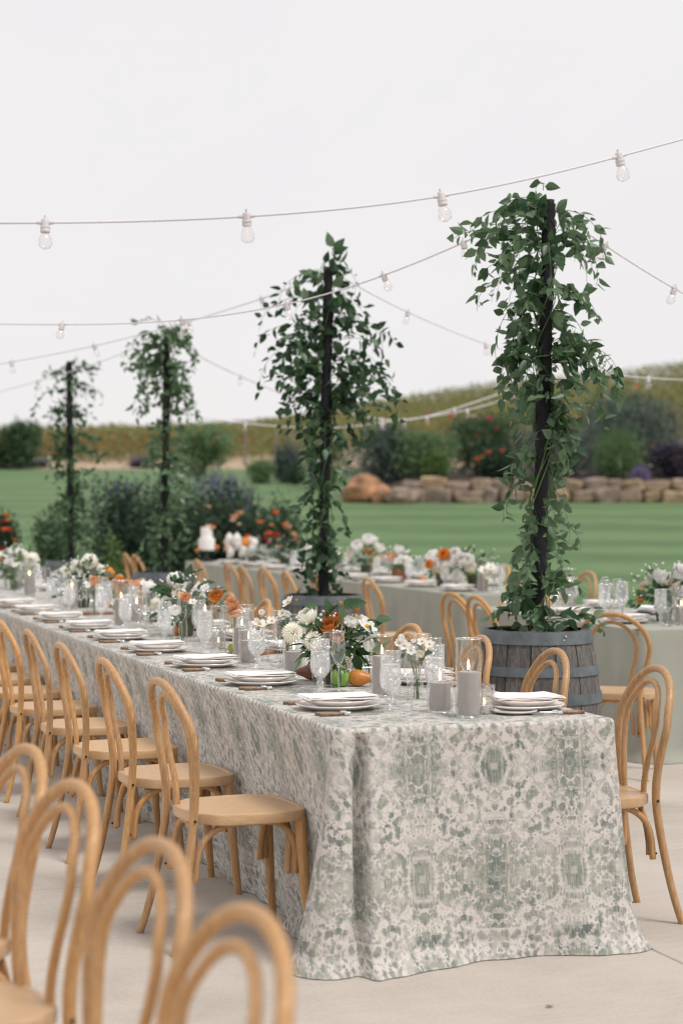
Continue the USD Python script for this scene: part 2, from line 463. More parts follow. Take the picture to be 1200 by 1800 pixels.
def scatter(tpl, pos, xdir, nrm, scale):
    """Copies of a template (x along, z up) at many frames, as one mesh."""
    tv, tf = tpl
    x = unit(np.asarray(xdir, float))
    z = np.asarray(nrm, float)
    z = unit(z - x * (z * x).sum(1, keepdims=True))
    y = np.cross(z, x)
    s = np.broadcast_to(np.asarray(scale, float), (len(pos),))
    v = pos[:, None] + s[:, None, None] * (tv[None, :, :1] * x[:, None] + tv[None, :, 1:2] * y[:, None] + tv[None, :, 2:] * z[:, None])
    f = tf[None] + (np.arange(len(pos)) * len(tv))[:, None, None]
    return v.reshape(-1, 3), f.reshape(-1, 3)


def leaf_tpl(width=.5, curl=.25, fold=.18, n=5, tip=1.0):
    """A pointed leaf one unit long, folded on its midrib, drooping to its tip."""
    t = np.linspace(0, 1, n)
    w = width * .5 * np.sin(np.pi * t ** .72) ** .9 * (1 - .15 * t)
    z = -curl * t ** 2
    v = []
    for i in range(n): v += [[t[i], -w[i], z[i] + fold * w[i]], [t[i], 0, z[i] - fold * .3 * w[i]], [t[i], w[i], z[i] + fold * w[i]]]
    f = []
    for i in range(n - 1):
        a = 3 * i
        for q in (0, 1):
            if i > 0: f.append([a + q, a + q + 4, a + q + 1])
            if i < n - 2: f.append([a + q, a + q + 3, a + q + 4])
        if i == 0: f += [[1, 4, 3][::-1], [1, 5, 4][::-1]]
        if i == n - 2: pass
    v = np.array(v)
    f = []
    for i in range(n - 1):
        a = 3 * i
        if i == 0: f += [[1, 3, 4], [1, 4, 5]]
        elif i == n - 2: f += [[a, a + 4, a + 1], [a + 1, a + 4, a + 2]]
        else: f += [[a, a + 3, a + 4], [a, a + 4, a + 1], [a + 1, a + 4, a + 5], [a + 1, a + 5, a + 2]]
    return v, np.array(f)


LEAF = leaf_tpl(.62, .16, .22)
LEAF_NARROW = leaf_tpl(.26, .2, .2, 4)
LEAF4 = (np.array([[0, 0, 0], [.45, -.26, .05], [1, 0, -.08], [.45, .26, .05]], float), np.array([[0, 1, 2], [0, 2, 3]]))


# ------------------------------------------------------------------ scene helpers
used = {}


def numbered(name):
    k = used.get(name, 0)
    used[name] = k + 1
    return name if k == 0 else f'{name}_{k:03d}'


def tag(prim, label=None, category=None, group=None, kind=None):
    for key, val in (('label', label), ('category', category), ('group', group), ('kind', kind)):
        if val: prim.SetCustomDataByKey(key, val)
    return prim


def thing(name, label=None, category=None, group=None, loc=(0, 0, 0), rz=0., kind=None):
    x = UsdGeom.Xform.Define(stage, '/World/' + numbered(name))
    x.AddTranslateOp().Set(Gf.Vec3d(*map(float, loc)))
    x.AddRotateZOp().Set(float(math.degrees(rz)))
    return tag(x.GetPrim(), label, category, group, kind)


kids = {}


def compact(m, uv=None):
    """Drops vertices that no face uses."""
    v, f = np.asarray(m[0], float), np.asarray(m[1], int)
    u = np.unique(f)
    if len(u) == len(v): return (v, f), uv
    k = np.zeros(len(v), int)
    k[u] = np.arange(len(u))
    return (v[u], k[f]), None if uv is None else np.asarray(uv)[u]


def part(parent, name, m, mat, smooth=False, label=None, kind=None, uv=None):
    pp = str(parent.GetPath())
    k = kids.get((pp, name), 0)
    m, uv = compact(m, uv)
    kids[(pp, name)] = k + 1
    pr = usdkit.mesh(stage, f'{pp}/{name}' + (f'_{k:03d}' if k else ''), m, M[mat], smooth, uv).GetPrim()
    if mat in DOUBLE: UsdGeom.Mesh(pr).CreateDoubleSidedAttr(True)
    return tag(pr, label, kind=kind)


DOUBLE = set(k for k in M if k.startswith(('petal', 'shrub', 'vine', 'table_leaf', 'sage_leaf')))


def solo(name, m, mat, label, category, group=None, smooth=False, kind=None, uv=None):
    m, uv = compact(m, uv)
    pr = usdkit.mesh(stage, '/World/' + numbered(name), m, M[mat], smooth, uv).GetPrim()
    return tag(pr, label, category, group, kind)


proto = {}


def place(key, name, build, label, category, group, loc, rz=0.):
    """One thing of a kind: built with its parts the first time, referenced afterwards."""
    t = thing(name, label, category, group, loc, rz)
    if key not in proto:
        build(t)
        proto[key] = t.GetPath()
    else:
        t.GetReferences().AddInternalReference(proto[key])
        t.SetInstanceable(True)
    return t


ORD = 'nearest second third fourth fifth sixth seventh eighth ninth tenth eleventh twelfth thirteenth fourteenth fifteenth sixteenth seventeenth'.split()

# ================================================================== THE SETTING
RIDGE_R = [-60, -23, -13.4, -5.7, 1.5, 9.9, 17.5, 23, 60]
RIDGE_Z = [4.0, 4.1, 4.5, 5.0, 6.5, 7.8, 8.5, 9.2, 12.0]


def land(R, Dp):
    R, Dp = np.asarray(R, float), np.asarray(Dp, float)
    d = np.clip(Dp - 24.7, 0, None)
    lawn = .0615 * np.minimum(d, 25.3) + .0495 * np.clip(d - 25.3, 0, 28) - .09 * (1 - np.exp(-d / 1.5))
    t = np.clip((Dp - 78) / 52, 0, 1)
    h = lawn * (1 - t) + np.interp(R, RIDGE_R, RIDGE_Z) * t
    s = np.clip((Dp - 138) / 60, 0, 1)
    h = h * (1 - s * s * (3 - 2 * s)) - .3 * s
    return h


def bed(R, Dp):
    """The planted terrace held by the stone wall, above the lawn on the right."""
    a = np.clip((np.asarray(R) - .2) / 1.6, 0, 1) * np.clip((np.asarray(Dp) - 50.2) / .5, 0, 1)
    return land(R, Dp) + .52 * a


def sheet(rs, ds, dz=0.0, fn=land):
    Rr, Dd = np.meshgrid(rs, ds, indexing='ij')
    z = fn(Rr, Dd) + dz
    v = np.stack([Rr * math.cos(YAW) + Dd * math.sin(YAW), -Rr * math.sin(YAW) + Dd * math.cos(YAW), z], -1).reshape(-1, 3)
    return v, grid_faces(len(rs), len(ds))[:, ::-1]


solo('ground', (np.array([[-900, -900, -.6], [900, -900, -.6], [900, 900, -.6], [-900, 900, -.6]], float), np.array([[0, 1, 2], [0, 2, 3]])), 'hillside', 'rough brown ground running out to the horizon', 'ground', kind='structure')
solo('lawn', sheet(np.linspace(-60, 60, 61), np.r_[np.linspace(22.5, 34, 24), np.linspace(35, 75.5, 42)], -.012), 'lawn_grass', 'striped mown green lawn sloping up beyond the tables', 'lawn', kind='structure', smooth=True)
solo('dry_field', sheet(np.linspace(-60, 60, 61), np.linspace(75.4, 96, 16), .0), 'dry_grass', 'pale dry grass strip at the foot of the vineyard', 'field', kind='structure', smooth=True)
solo('hill', sheet(np.linspace(-70, 70, 71), np.linspace(95.8, 200, 60), 0.), 'hillside', 'vineyard hill rising to the right against the sky', 'hill', kind='structure', smooth=True)

base = solo('paving_bed', box(-8, 13, -6, 23.2, -.30, -.045), 'joint_dark', 'dark bed showing in the joints of the concrete terrace', 'paving bed', kind='structure')
patio = thing('patio', 'pale brushed concrete terrace with thin joints under all tables', 'patio', kind='structure')
XJ, YJ = [-8, -5.95, -2.95, .05, 3.05, 6.05, 9.05, 13], [-6, -4.56, -1.56, 1.44, 4.44, 7.42, 10.42, 13.42, 16.42, 19.42, 23.2]
for i in range(len(XJ) - 1):  # slabs between the saw cuts
    for j in range(len(YJ) - 1):
        part(patio, 'slab', box(XJ[i] + .003, XJ[i + 1] - .003, YJ[j] + .003, YJ[j + 1] - .003, -.10, 0, .004), 'concrete')

# garden soil of the terrace behind the stone wall
solo('garden_bed', sheet(np.linspace(.2, 14, 30), np.linspace(50.3, 62, 18), .03, bed), 'soil', 'dark planted garden bed above the stone wall', 'garden bed', kind='structure', smooth=True)
solo('flower_border', sheet(np.linspace(-6.2, 1.2, 12), np.linspace(23.9, 28.5, 8), .02), 'soil', 'dark soil of the flower border behind the far tables', 'flower border', kind='structure', smooth=True)

# retaining wall of rough stones, each its own piece
wall = thing('stone_wall', 'low retaining wall of rough tan boulders above the lawn, right of the orange rock', 'wall')
r_ = np.random.default_rng(3)
for course in (0, 1):
    R = 1.35 + .2 * course
    while R < 13:
        w_ = r_.uniform(.36, .86)
        h_ = r_.uniform(.24, .40)
        Rc = R + w_ / 2
        Dp = 50.0 + course * .16 + .05 * math.sin(Rc * 1.3) + r_.uniform(-.05, .05)
        v, f = ico(1., 2)
        v = np.sign(v) * np.abs(v) ** .42
        v = v * (1 + .55 * (meshkit.fbm(v * 1.7 + r_.uniform(0, 50), 3)[:, None] - .5))
        v = v * V3(w_ * .485, .30, h_ * .58)
        tl = r_.uniform(-.2, .2)
        v = v @ np.array([[math.cos(tl), 0, -math.sin(tl)], [0, 1, 0], [math.sin(tl), 0, math.cos(tl)]])
        z = float(land(Rc, 49.8)) + (.13 if course == 0 else .42) + r_.uniform(-.035, .035)
        a = -YAW + r_.uniform(-.3, .3)
        part(wall, 'stone', move((v, f), side(Rc, Dp, z), a), 'wall_stone', 50)
        R += w_ * .96
for nm, R, Dp, sz, lab in (('boulder', .60, 50.2, (.62, .5, .44), 'big rounded orange boulder at the left end of the stone wall'), ('boulder', 1.08, 49.7, (.34, .30, .27), 'small rusty orange rock in front of the big orange boulder'), ('boulder', 1.55, 49.55, (.45, .35, .26), 'flat grey brown boulder at the left end of the stone wall')):
    v, f = ico(1., 3)
    v = v * (1 + .75 * (meshkit.fbm(v * 1.4 + R, 4)[:, None] - .5)) * V3(*sz)
    solo(nm, move((v, f), side(R, Dp, float(land(R, Dp)) + sz[2] * .55), .3), 'boulder' if sz[0] != .45 else 'wall_stone', lab, 'boulder', smooth=45)

# vineyard: rows of trellised vines on the hill
vm, vr = [], []
r_ = np.random.default_rng(11)
for q, Dp in enumerate(np.arange(87, 134, 2.0)):
    n = 3600
    R = r_.uniform(-32, 32, n)
    hh = r_.beta(1.5, 1.2, n) * 1.7 + .03 + .06 * meshkit.noise(np.c_[R * .8, np.full(n, q * 5.), np.zeros(n)])
    dd = Dp + r_.normal(0, .22, n)
    z = land(R, dd) + hh
    v = np.stack([R * math.cos(YAW) + dd * math.sin(YAW), -R * math.sin(YAW) + dd * math.cos(YAW), z], -1)
    m = scatter(LEAF4, v, r_.normal(size=(n, 3)), r_.normal(size=(n, 3)) + [0, 0, .8], r_.uniform(.16, .32, n))
    low = (q < 3)
    red = (meshkit.noise(np.c_[R * .12, np.full(n, q * 1.), np.zeros(n)], 3) > .42) & (hh < 1.5) & low
    ff = m[1].reshape(n, -1, 3)
    if (~red).any(): vm.append((m[0], ff[~red].reshape(-1, 3)))
    if red.any(): vr.append((m[0], ff[red].reshape(-1, 3)))
vy = thing('vineyard', 'olive green vineyard rows covering the hill on the skyline', 'vineyard', kind='stuff')
part(vy, 'vine_rows', cat(vm), 'vineyard_leaf', kind='stuff')
part(vy, 'rusty_vine_rows', cat(vr), 'vineyard_rust', kind='stuff', label='rust brown lower rows of the vineyard')
for i, px in enumerate((430, 484, 512)):
    Dp = 79.5 + i * .6
    R = (px - 600) / FP * Dp
    q = side(R, Dp, float(land(R, Dp)) - .1)
    solo('trellis_post', move(tube([(0, 0, 0), (0.02, 0, .9), (.04, 0, 1.55)], [.07, .065, .06], 7), q), 'post_wood', f'{["left", "middle", "right"][i]} of three grey wooden posts on the dry grass below the vineyard', 'post', 'vineyard posts', 40)


# ------------------------------------------------------------------ shrubs
def shrub(name, label, cat_, px, top, wpx, Dp, mat, group, n=2600, leaf=.12, seed=0, depth=None, fn=land, lumps=7, tall=1.0, blooms=None, spikes=None):
    r = np.random.default_rng(seed)
    R = (px - 600) / FP * Dp
    zb = float(fn(R, Dp))
    zt = EYE + (880 - top) * Dp / FP
    H, Wd = zt - zb, wpx * Dp / FP
    t = thing(name, label, cat_, group, side(R, Dp, zb), -YAW)
    C, S = [], []
    for k in range(lumps):
        a, u = r.uniform(0, 2 * np.pi), r.uniform(0, 1) ** .6
        s = r.uniform(.26, .42) * Wd
        hz = r.uniform(.30, .8) * H
        C.append((math.cos(a) * u * (Wd * .5 - s * .6), math.sin(a) * u * (Wd * .42 - s * .5), hz)); S.append((s, s * .9, min(hz, H - hz) * r.uniform(.9, 1.25) + .03))
    C.append((0, 0, H * .55)); S.append((Wd * .34, Wd * .3, H * .47))
    C, S = np.array(C), np.array(S)
    k = r.integers(0, len(C), n)
    d = unit(r.normal(size=(n, 3)))
    rad = r.uniform(.25, 1., n) ** .45 * (1 + .12 * r.normal(size=n))
    p = C[k] + d * S[k] * rad[:, None]
    p[:, 2] = np.clip(p[:, 2], .02, None)
    up = d * .9 + r.normal(size=(n, 3)) * .55 + [0, 0, .5]
    ax = r.normal(size=(n, 3)) + d * .8 + [0, 0, .3]
    part(t, 'foliage', scatter(LEAF4, p, ax, up, leaf * r.uniform(.6, 1.3, n)), mat, kind='stuff')
    st = []
    for q in range(6):
        e = C[q % len(C)]
        st.append(tube(spline([(e[0] * .1, e[1] * .1, -.05), (e[0] * .5, e[1] * .5, e[2] * .5), tuple(e)], 6), [.035, .03, .025, .02, .016, .01], 5))
    part(t, 'branches', cat(st), 'trunk')
    if spikes:
        m = spikes[1]
        k = r.integers(0, len(C), m)
        d = unit(r.normal(size=(m, 3)) + [0, 0, .9])
        q = C[k] + d * S[k] * .95
        tp = (np.array([[0, -.03, 0], [0, .03, 0], [1, .0, 0], [0, 0, .04], [0, 0, -.04]], float), np.array([[0, 1, 2], [3, 4, 2]]))
        part(t, 'flower_spikes', scatter(tp, q, d * .5 + [0, 0, 1.] + r.normal(size=(m, 3)) * .2, r.normal(size=(m, 3)), spikes[2] * r.uniform(.7, 1.3, m)), spikes[0], kind='stuff')
    if blooms:
        inv = lambda w: (w - side(R, Dp, zb))
        c, s_ = math.cos(YAW), math.sin(YAW)
        for bx, by, bs, bm in blooms:
            w = at(bx, by, Dp - r.uniform(.2, .42) * Wd)
            q = inv(w)
            q = V3(c * q[0] - s_ * q[1], s_ * q[0] + c * q[1], q[2])
            part(t, 'bloom', move(ROSE, q, r.uniform(0, 6), bs * Dp / FP * .5), bm)
    return t


def rose_mesh(seed=1, layers=((.25, 4, 1.15), (.5, 5, 1.0), (.75, 6, .72), (1.0, 7, .38)), rag=.12):
    """Cupped petals in rings, tight at the heart, opening outward. Radius 1."""
    r = np.random.default_rng(seed)
    ms = []
    for rad, n, el in layers:
        for k in range(n):
            a0 = 2 * np.pi * (k + r.uniform(-.2, .2)) / n + rad * 3
            us, ts = np.linspace(-1, 1, 5), np.linspace(0, 1, 5)
            U, T = np.meshgrid(us, ts, indexing='ij')
            half = 1.25 * np.pi / n
            wdt = np.sin(np.clip(T * .78 + .22, 0, 1) * np.pi * .62) ** .6
            aa = a0 + U * half * wdt
            ph = -.95 + T * (el + .95) + (.10 * U ** 2 * (1 - T))
            rr = rad * (.80 + .2 * T + .22 * T ** 4 * (1.2 - el)) * (1 + rag * r.normal(size=U.shape) * T * .5 - .09 * U ** 2 * T)
            x, y, z = rr * np.cos(ph) * np.cos(aa), rr * np.cos(ph) * np.sin(aa), rr * np.sin(ph) * .95
            z = z - .12 * U ** 2 * T ** 2 * rad
            ms.append((np.stack([x, y, z], -1).reshape(-1, 3), grid_faces(5, 5)))
    v, f = cat(ms)
    return v, f


ROSE = rose_mesh()
PEONY = rose_mesh(4, ((.3, 5, 1.2), (.5, 6, 1.1), (.7, 7, .95), (.87, 8, .75), (1.0, 8, .4)), .1)


def dahlia_mesh(n=150, seed=2):
    """A ball of overlapping spoon petals. Radius 1."""
    r = np.random.default_rng(seed)
    i = np.arange(n) + .5
    ph, th = np.arccos(1 - 1.55 * i / n), np.pi * (1 + 5 ** .5) * i
    d = np.stack([np.sin(ph) * np.cos(th), np.sin(ph) * np.sin(th), np.cos(ph)], -1)
    tpl = (np.array([[0, -.10, 0], [0, .10, 0], [.55, -.17, .02], [.55, .17, .02], [.55, 0, -.045], [1, 0, .10]], float), np.array([[0, 4, 2], [0, 1, 4], [1, 3, 4], [2, 4, 5], [4, 3, 5]]))
    upm = V3(0, 0, 1)
    tang = unit(d * .75 + np.cross(np.cross(d, upm), d) * -.75 + 1e-4)
    pos = d * .50
    sc = .38 + .24 * i / n
    return scatter(tpl, pos, tang + r.normal(size=d.shape) * .06, d, sc * 1.0)


DAHLIA = dahlia_mesh()


def anemone_mesh(n=6, seed=5):
    r = np.random.default_rng(seed)
    tpl_v, tpl_f = [], grid_faces(4, 3)
    for i, t in enumerate(np.linspace(0, 1, 4)):
        w = [.08, .34, .40, .16][i]
        for q in (-1, 0, 1): tpl_v.append([t, q * w, .22 * t * t + .08 * abs(q) - .05])
    a = 2 * np.pi * np.arange(n) / n
    x = np.stack([np.cos(a), np.sin(a), np.full(n, .1)], -1) + r.normal(size=(n, 3)) * .08
    return scatter((np.array(tpl_v), tpl_f), np.zeros((n, 3)), x, np.tile([0, 0, 1.], (n, 1)), r.uniform(.9, 1.05, n))


ANEMONE = anemone_mesh()
BUD = ico(1., 1)

far = 'shrubs at the far edge of the lawn'
rose_b = lambda x, y, w, h, n, mats, sz, seed: [(x + q[0] * w, y + q[1] * h, sz * q[2], mats[int(q[3] * len(mats))]) for q in np.c_[np.random.default_rng(seed).uniform(-.5, .5, (n, 2)), np.random.default_rng(seed + 1).uniform(.7, 1.2, n), np.random.default_rng(seed + 2).uniform(0, .999, n)]]
shrub('shrub', 'round green bush standing alone at the far left edge of the lawn', 'shrub', 36, 745, 84, 76, 'shrub_mid', far, 2600, .2, 21)
shrub('shrub', 'low dark clump at the left frame edge beside the lone round bush', 'shrub', -8, 788, 60, 76, 'shrub_dark', far, 1200, .18, 22)
shrub('rose_bush', 'vase shaped rose bush with orange blooms behind the second vine post', 'rose bush', 352, 752, 104, 68, 'shrub_mid', far, 3000, .17, 23, blooms=[(340, 764, 7, 'petal_peach'), (354, 754, 6, 'petal_orange'), (372, 778, 8, 'petal_orange'), (338, 783, 7, 'petal_peach'), (383, 768, 7, 'petal_peach')])
shrub('shrub', 'small rounded light green bush, left of the grey spiky one', 'shrub', 460, 812, 50, 62, 'shrub_mid', far, 1800, .12, 24)
shrub('shrub', 'grey green spiky bush left of the third vine post', 'shrub', 507, 796, 58, 62.5, 'shrub_grey', far, 2200, .12, 25, spikes=('shrub_grey', 160, .5))
shrub('shrub', 'small dark ball shaped bush just left of the third vine post', 'shrub', 521, 826, 38, 61, 'shrub_dark', far, 1400, .1, 26)
shrub('shrub', 'dark shrub half hidden behind the third vine post', 'shrub', 575, 770, 84, 58, 'shrub_mid', far, 2400, .15, 27, blooms=[(604, 783, 7, 'petal_orange'), (590, 797, 8, 'petal_orange'), (607, 805, 6, 'petal_orange')])
shrub('lavender_border', 'low purple flowers along the lawn edge below the rusty vineyard rows', 'flower clump', 250, 812, 52, 77.2, 'shrub_plum', far, 1200, .13, 28, spikes=('petal_purple', 160, .3))
shrub('lavender_border', 'low purple flowers along the lawn edge beside the lone round bush', 'flower clump', 62, 813, 40, 77.2, 'shrub_plum', far, 800, .13, 29, spikes=('petal_purple', 120, .3))
tb = 'shrubs on the terrace above the stone wall'
shrub('shrub', 'wide grey green bush behind the orange boulder', 'shrub', 668, 752, 130, 52.6, 'shrub_sage', tb, 4200, .13, 31, fn=bed)
shrub('shrub', 'grey green bush with lime tips right of the orange boulder', 'shrub', 745, 762, 110, 52.2, 'shrub_mid', tb, 3600, .12, 32, fn=bed)
shrub('shrub', 'yellowish low bush in front of the pink rose bush', 'shrub', 768, 792, 62, 51.6, 'shrub_lime', tb, 1800, .10, 33, fn=bed)
shrub('rose_bush', 'tall rose bush with pink and coral blooms left of the nearest vine post', 'rose bush', 835, 733, 150, 54, 'shrub_mid', tb, 4600, .13, 34, fn=bed, blooms=[(752, 728, 8, 'petal_pink'), (786, 727, 9, 'petal_coral'), (860, 735, 11, 'petal_pink'), (792, 731, 10, 'petal_coral'), (832, 731, 9, 'petal_blush'), (860, 767, 8, 'petal_coral'), (873, 753, 7, 'petal_coral'), (800, 760, 6, 'petal_blush'), (836, 765, 7, 'petal_coral')])
shrub('shrub', 'dark low bush with coral roses in front of the wall of greenery', 'shrub', 878, 790, 90, 51.8, 'shrub_dark', tb, 2600, .11, 35, fn=bed, blooms=[(839, 806, 8, 'petal_coral'), (858, 795, 9, 'petal_coral'), (882, 792, 8, 'petal_coral'), (848, 802, 6, 'petal_peach')])
shrub('shrub', 'green bush behind the leaves of the nearest vine post', 'shrub', 985, 745, 150, 53, 'shrub_sage', tb, 4200, .13, 36, fn=bed)
shrub('shrub', 'large grey lavender bush right of the nearest vine post', 'shrub', 1122, 702, 190, 54, 'shrub_sage', tb, 7000, .12, 37, fn=bed, lumps=10, spikes=('shrub_grey', 500, .35))
shrub('shrub', 'bright green feathery plant in front of the large lavender bush', 'shrub', 1088, 775, 82, 51.8, 'shrub_mid', tb, 2200, .11, 38, fn=bed, spikes=('shrub_mid', 180, .5))
shrub('shrub', 'dark plum coloured shrub at the right end of the stone wall', 'shrub', 1186, 785, 96, 51.9, 'shrub_plum', tb, 2600, .11, 39, fn=bed, spikes=('petal_purple', 130, .22))
shrub('rose_bush', 'rose bush with red blooms on the skyline behind the lavender bush', 'rose bush', 1075, 690, 120, 60, 'shrub_lime', tb, 3000, .14, 40, fn=bed, blooms=[(1066, 699, 12, 'petal_coral'), (1119, 678, 9, 'petal_coral'), (1037, 718, 7, 'petal_orange'), (1048, 745, 8, 'petal_orange'), (1010, 733, 7, 'petal_peach')])
shrub('shrub', 'lavender clump spilling over the stone wall at the right', 'flower clump', 1122, 822, 34, 50.5, 'petal_purple', tb, 700, .08, 41, fn=bed)
near = 'shrubs in the border behind the far table'
shrub('shrub', 'dark bushy shrub between the two farthest vine posts', 'shrub', 218, 858, 165, 26, 'shrub_dark', near, 6500, .075, 51, lumps=9, spikes=('petal_purple', 240, .18))
shrub('sage_shrub', 'tall shrub with purple flower spikes right of the second vine post', 'shrub', 372, 850, 190, 26.8, 'shrub_dark', near, 6500, .07, 52, lumps=9, spikes=('petal_purple', 520, .20))
shrub('shrub', 'dark shrub filling the border behind the pair of chairs', 'shrub', 290, 885, 150, 25.4, 'shrub_dark', near, 5000, .075, 53, lumps=9)
shrub('shrub', 'small bright green plant left of the pair of far chairs', 'shrub', 205, 952, 44, 24.6, 'shrub_lime', near, 1400, .06, 54)
shrub('shrub', 'grey green low plant beside the farthest vine post', 'shrub', 92, 905, 90, 25, 'shrub_mid', near, 2600, .07, 55, spikes=('petal_coral', 10, .07))
shrub('rose_bush', 'rose bush with red and orange blooms at the left frame edge', 'rose bush', 0, 905, 76, 25, 'shrub_dark', near, 2600, .07, 56, blooms=[(3, 1000, 14, 'petal_red'), (8, 930, 12, 'petal_coral'), (16, 931, 13, 'petal_coral'), (14, 914, 10, 'petal_orange'), (10, 903, 9, 'petal_orange'), (26, 949, 9, 'petal_orange'), (2, 965, 14, 'petal_red'), (4, 917, 9, 'petal_red')])
shrub('rose_bush', 'rose bush with peach blooms behind the white cake', 'rose bush', 400, 885, 130, 26, 'shrub_dark', near, 4200, .065, 57, lumps=9, blooms=[(358, 895, 9, 'petal_peach'), (365, 891, 11, 'petal_peach'), (346, 921, 8, 'petal_peach'), (369, 920, 13, 'petal_peach'), (379, 919, 11, 'petal_orange'), (412, 908, 14, 'petal_peach'), (409, 914, 10, 'petal_blush'), (421, 901, 13, 'petal_peach'), (420, 921, 8, 'petal_blush'), (333, 952, 8, 'petal_orange'), (414, 939, 7, 'petal_peach'), (435, 942, 11, 'petal_coral'), (390, 953, 9, 'petal_orange'), (376, 950, 10, 'petal_orange')])
shrub('rose_bush', 'rose bush with scarlet and coral blooms left of the third vine post', 'rose bush', 488, 893, 120, 26, 'shrub_dark', near, 4200, .065, 58, lumps=9, blooms=[(457, 917, 11, 'petal_orange'), (484, 900, 12, 'petal_coral'), (472, 937, 13, 'petal_coral'), (485, 940, 15, 'petal_red'), (472, 952, 10, 'petal_pink'), (491, 959, 11, 'petal_coral'), (505, 925, 16, 'petal_peach'), (516, 938, 11, 'petal_orange'), (520, 949, 14, 'petal_red'), (477, 923, 7, 'petal_orange'), (465, 946, 8, 'petal_red'), (500, 921, 9, 'petal_orange')])

# ================================================================== FURNITURE
def tablecloth(x0, x1, y0, y1, zt, fold_fn, flare, rc=.03, ds=.03, nt=34, puddle=.05, hem=.0):
    """A cloth over a table top, down to the floor. Returns mesh and flat cloth coordinates.
    The edge runs from the near left corner along the near end, up the right side, back along the left."""
    w, l = x1 - x0, y1 - y0
    P = []                                             # points, outward normals, arc lengths
    def line(a, b, n):
        m = max(2, int(np.linalg.norm(np.subtract(b, a)) / ds))
        for t in np.arange(m) / m: P.append((*(np.array(a) * (1 - t) + np.array(b) * t), *n))
    def arc(c, a0):
        for t in np.arange(8) / 8:
            a = a0 + t * np.pi / 2
            P.append((c[0] + rc * math.cos(a), c[1] + rc * math.sin(a), math.cos(a), math.sin(a)))
    line((x0 + rc, y0), (x1 - rc, y0), (0, -1)); arc((x1 - rc, y0 + rc), -np.pi / 2)
    line((x1, y0 + rc), (x1, y1 - rc), (1, 0)); arc((x1 - rc, y1 - rc), 0)
    line((x1 - rc, y1), (x0 + rc, y1), (0, 1)); arc((x0 + rc, y1 - rc), np.pi / 2)
    line((x0, y1 - rc), (x0, y0 + rc), (-1, 0)); arc((x0 + rc, y0 + rc), np.pi)
    P = np.array(P)
    q, nr = P[:, :2], P[:, 2:]
    s = np.r_[0, np.cumsum(np.linalg.norm(np.diff(q, axis=0), axis=1))]
    L = s[-1] + np.linalg.norm(q[0] - q[-1])
    # rounded top edge, drop, puddled hem
    re = .014
    prof = [(-re * (1 - math.sin(a)), zt - re * (1 - math.cos(a)), 0.) for a in np.linspace(0, np.pi / 2, 5)]
    for t in np.linspace(0, 1, nt)[1:]: prof.append((0, zt - re - (zt - re - .003) * t, t))
    n = len(s)
    V, UV = [], []
    ss = np.where(s > L / 2, s - L, s)                  # left side counted backwards from the near left corner
    for o, z, t in prof:
        d = flare(ss, t, L) + fold_fn(ss, t, L)
        if t > .93: d = d + (t - .93) / .07 * puddle * (.6 + .5 * np.sin(ss * 5.3 + 1) * np.sin(ss * 2.1))
        xy = q + nr * (o + d)[:, None]
        V.append(np.c_[xy, np.full(n, z)])
        od = np.argsort(ss)                             # the cloth's own width, measured round its folds from the middle of the near end
        run = np.r_[0, np.cumsum(np.linalg.norm(np.diff(xy[od], axis=0), axis=1))]
        run = run - np.interp(w / 2 - rc, ss[od], run) + w / 2 - rc
        uu_ = np.empty(n)
        uu_[od] = run
        UV.append(np.c_[uu_, np.full(n, zt - z)])
    V, UV = np.vstack(V), np.vstack(UV)
    f = grid_faces(len(prof), n, True)[:, ::-1]
    keep = np.abs(UV[f][:, :, 0].max(1) - UV[f][:, :, 0].min(1)) < 1e9
    k = np.arange(n)
    # top: fan strips between the two long sides
    nx, ny = 12, max(6, int(l / .15))
    gx, gy = np.meshgrid(np.linspace(x0 + re, x1 - re, nx), np.linspace(y0 + re, y1 - re, ny), indexing='ij')
    tv = np.c_[gx.ravel(), gy.ravel(), np.full(gx.size, zt)]
    tf = grid_faces(nx, ny)
    if tf.size and np.cross(tv[tf[0, 1]] - tv[tf[0, 0]], tv[tf[0, 2]] - tv[tf[0, 0]])[2] < 0: tf = tf[:, ::-1]
    tuv = np.c_[tv[:, 0] - x0 - rc, -(tv[:, 1] - y0)]
    return (np.vstack([V, tv]), np.vstack([f, tf + len(V)])), np.vstack([UV, tuv])


def hidden_table(x0, x1, y0, y1, zt, label, group):
    t = thing('folding_table', label, 'table', group, ((x0 + x1) / 2, (y0 + y1) / 2, 0))
    w, l = (x1 - x0) / 2 - .02, (y1 - y0) / 2 - .02
    part(t, 'tabletop', box(-w, w, -l, l, zt - .035, zt - .004, .004), 'table_wood')
    for sx in (-1, 1):
        for y in np.linspace(-l + .3, l - .3, max(2, int(l))):
            part(t, 'leg', tube([(sx * (w - .12), y, 0), (sx * (w - .12), y, zt - .035)], .014, 8), 'silver', True)


ZT = .765
TX0, TX1, TY0, TY1 = 1.965, 2.965, 5.87, 18.1


def main_flare(s, t, L):
    """Flared at the free near corners, pressed inwards by the seats along both long sides."""
    sm = lambda x: np.clip(x, 0, 1) ** 2 * (3 - 2 * np.clip(x, 0, 1))
    endface = ((s > 0) & (s < .97)).astype(float)
    left, right = sm((-s - .10) / .24), sm((s - 1.06) / .16)
    near = np.where(s < .5, .070, .030) * np.exp(-np.minimum(np.abs(s), np.abs(s - 1.0)) ** 2 / .05)
    free = (.03 + .03 * endface + near) * t ** 1.6
    return free * (1 - left) * (1 - right) - left * (.085 * t ** .9) - right * .105 * np.minimum(t / .4, 1)


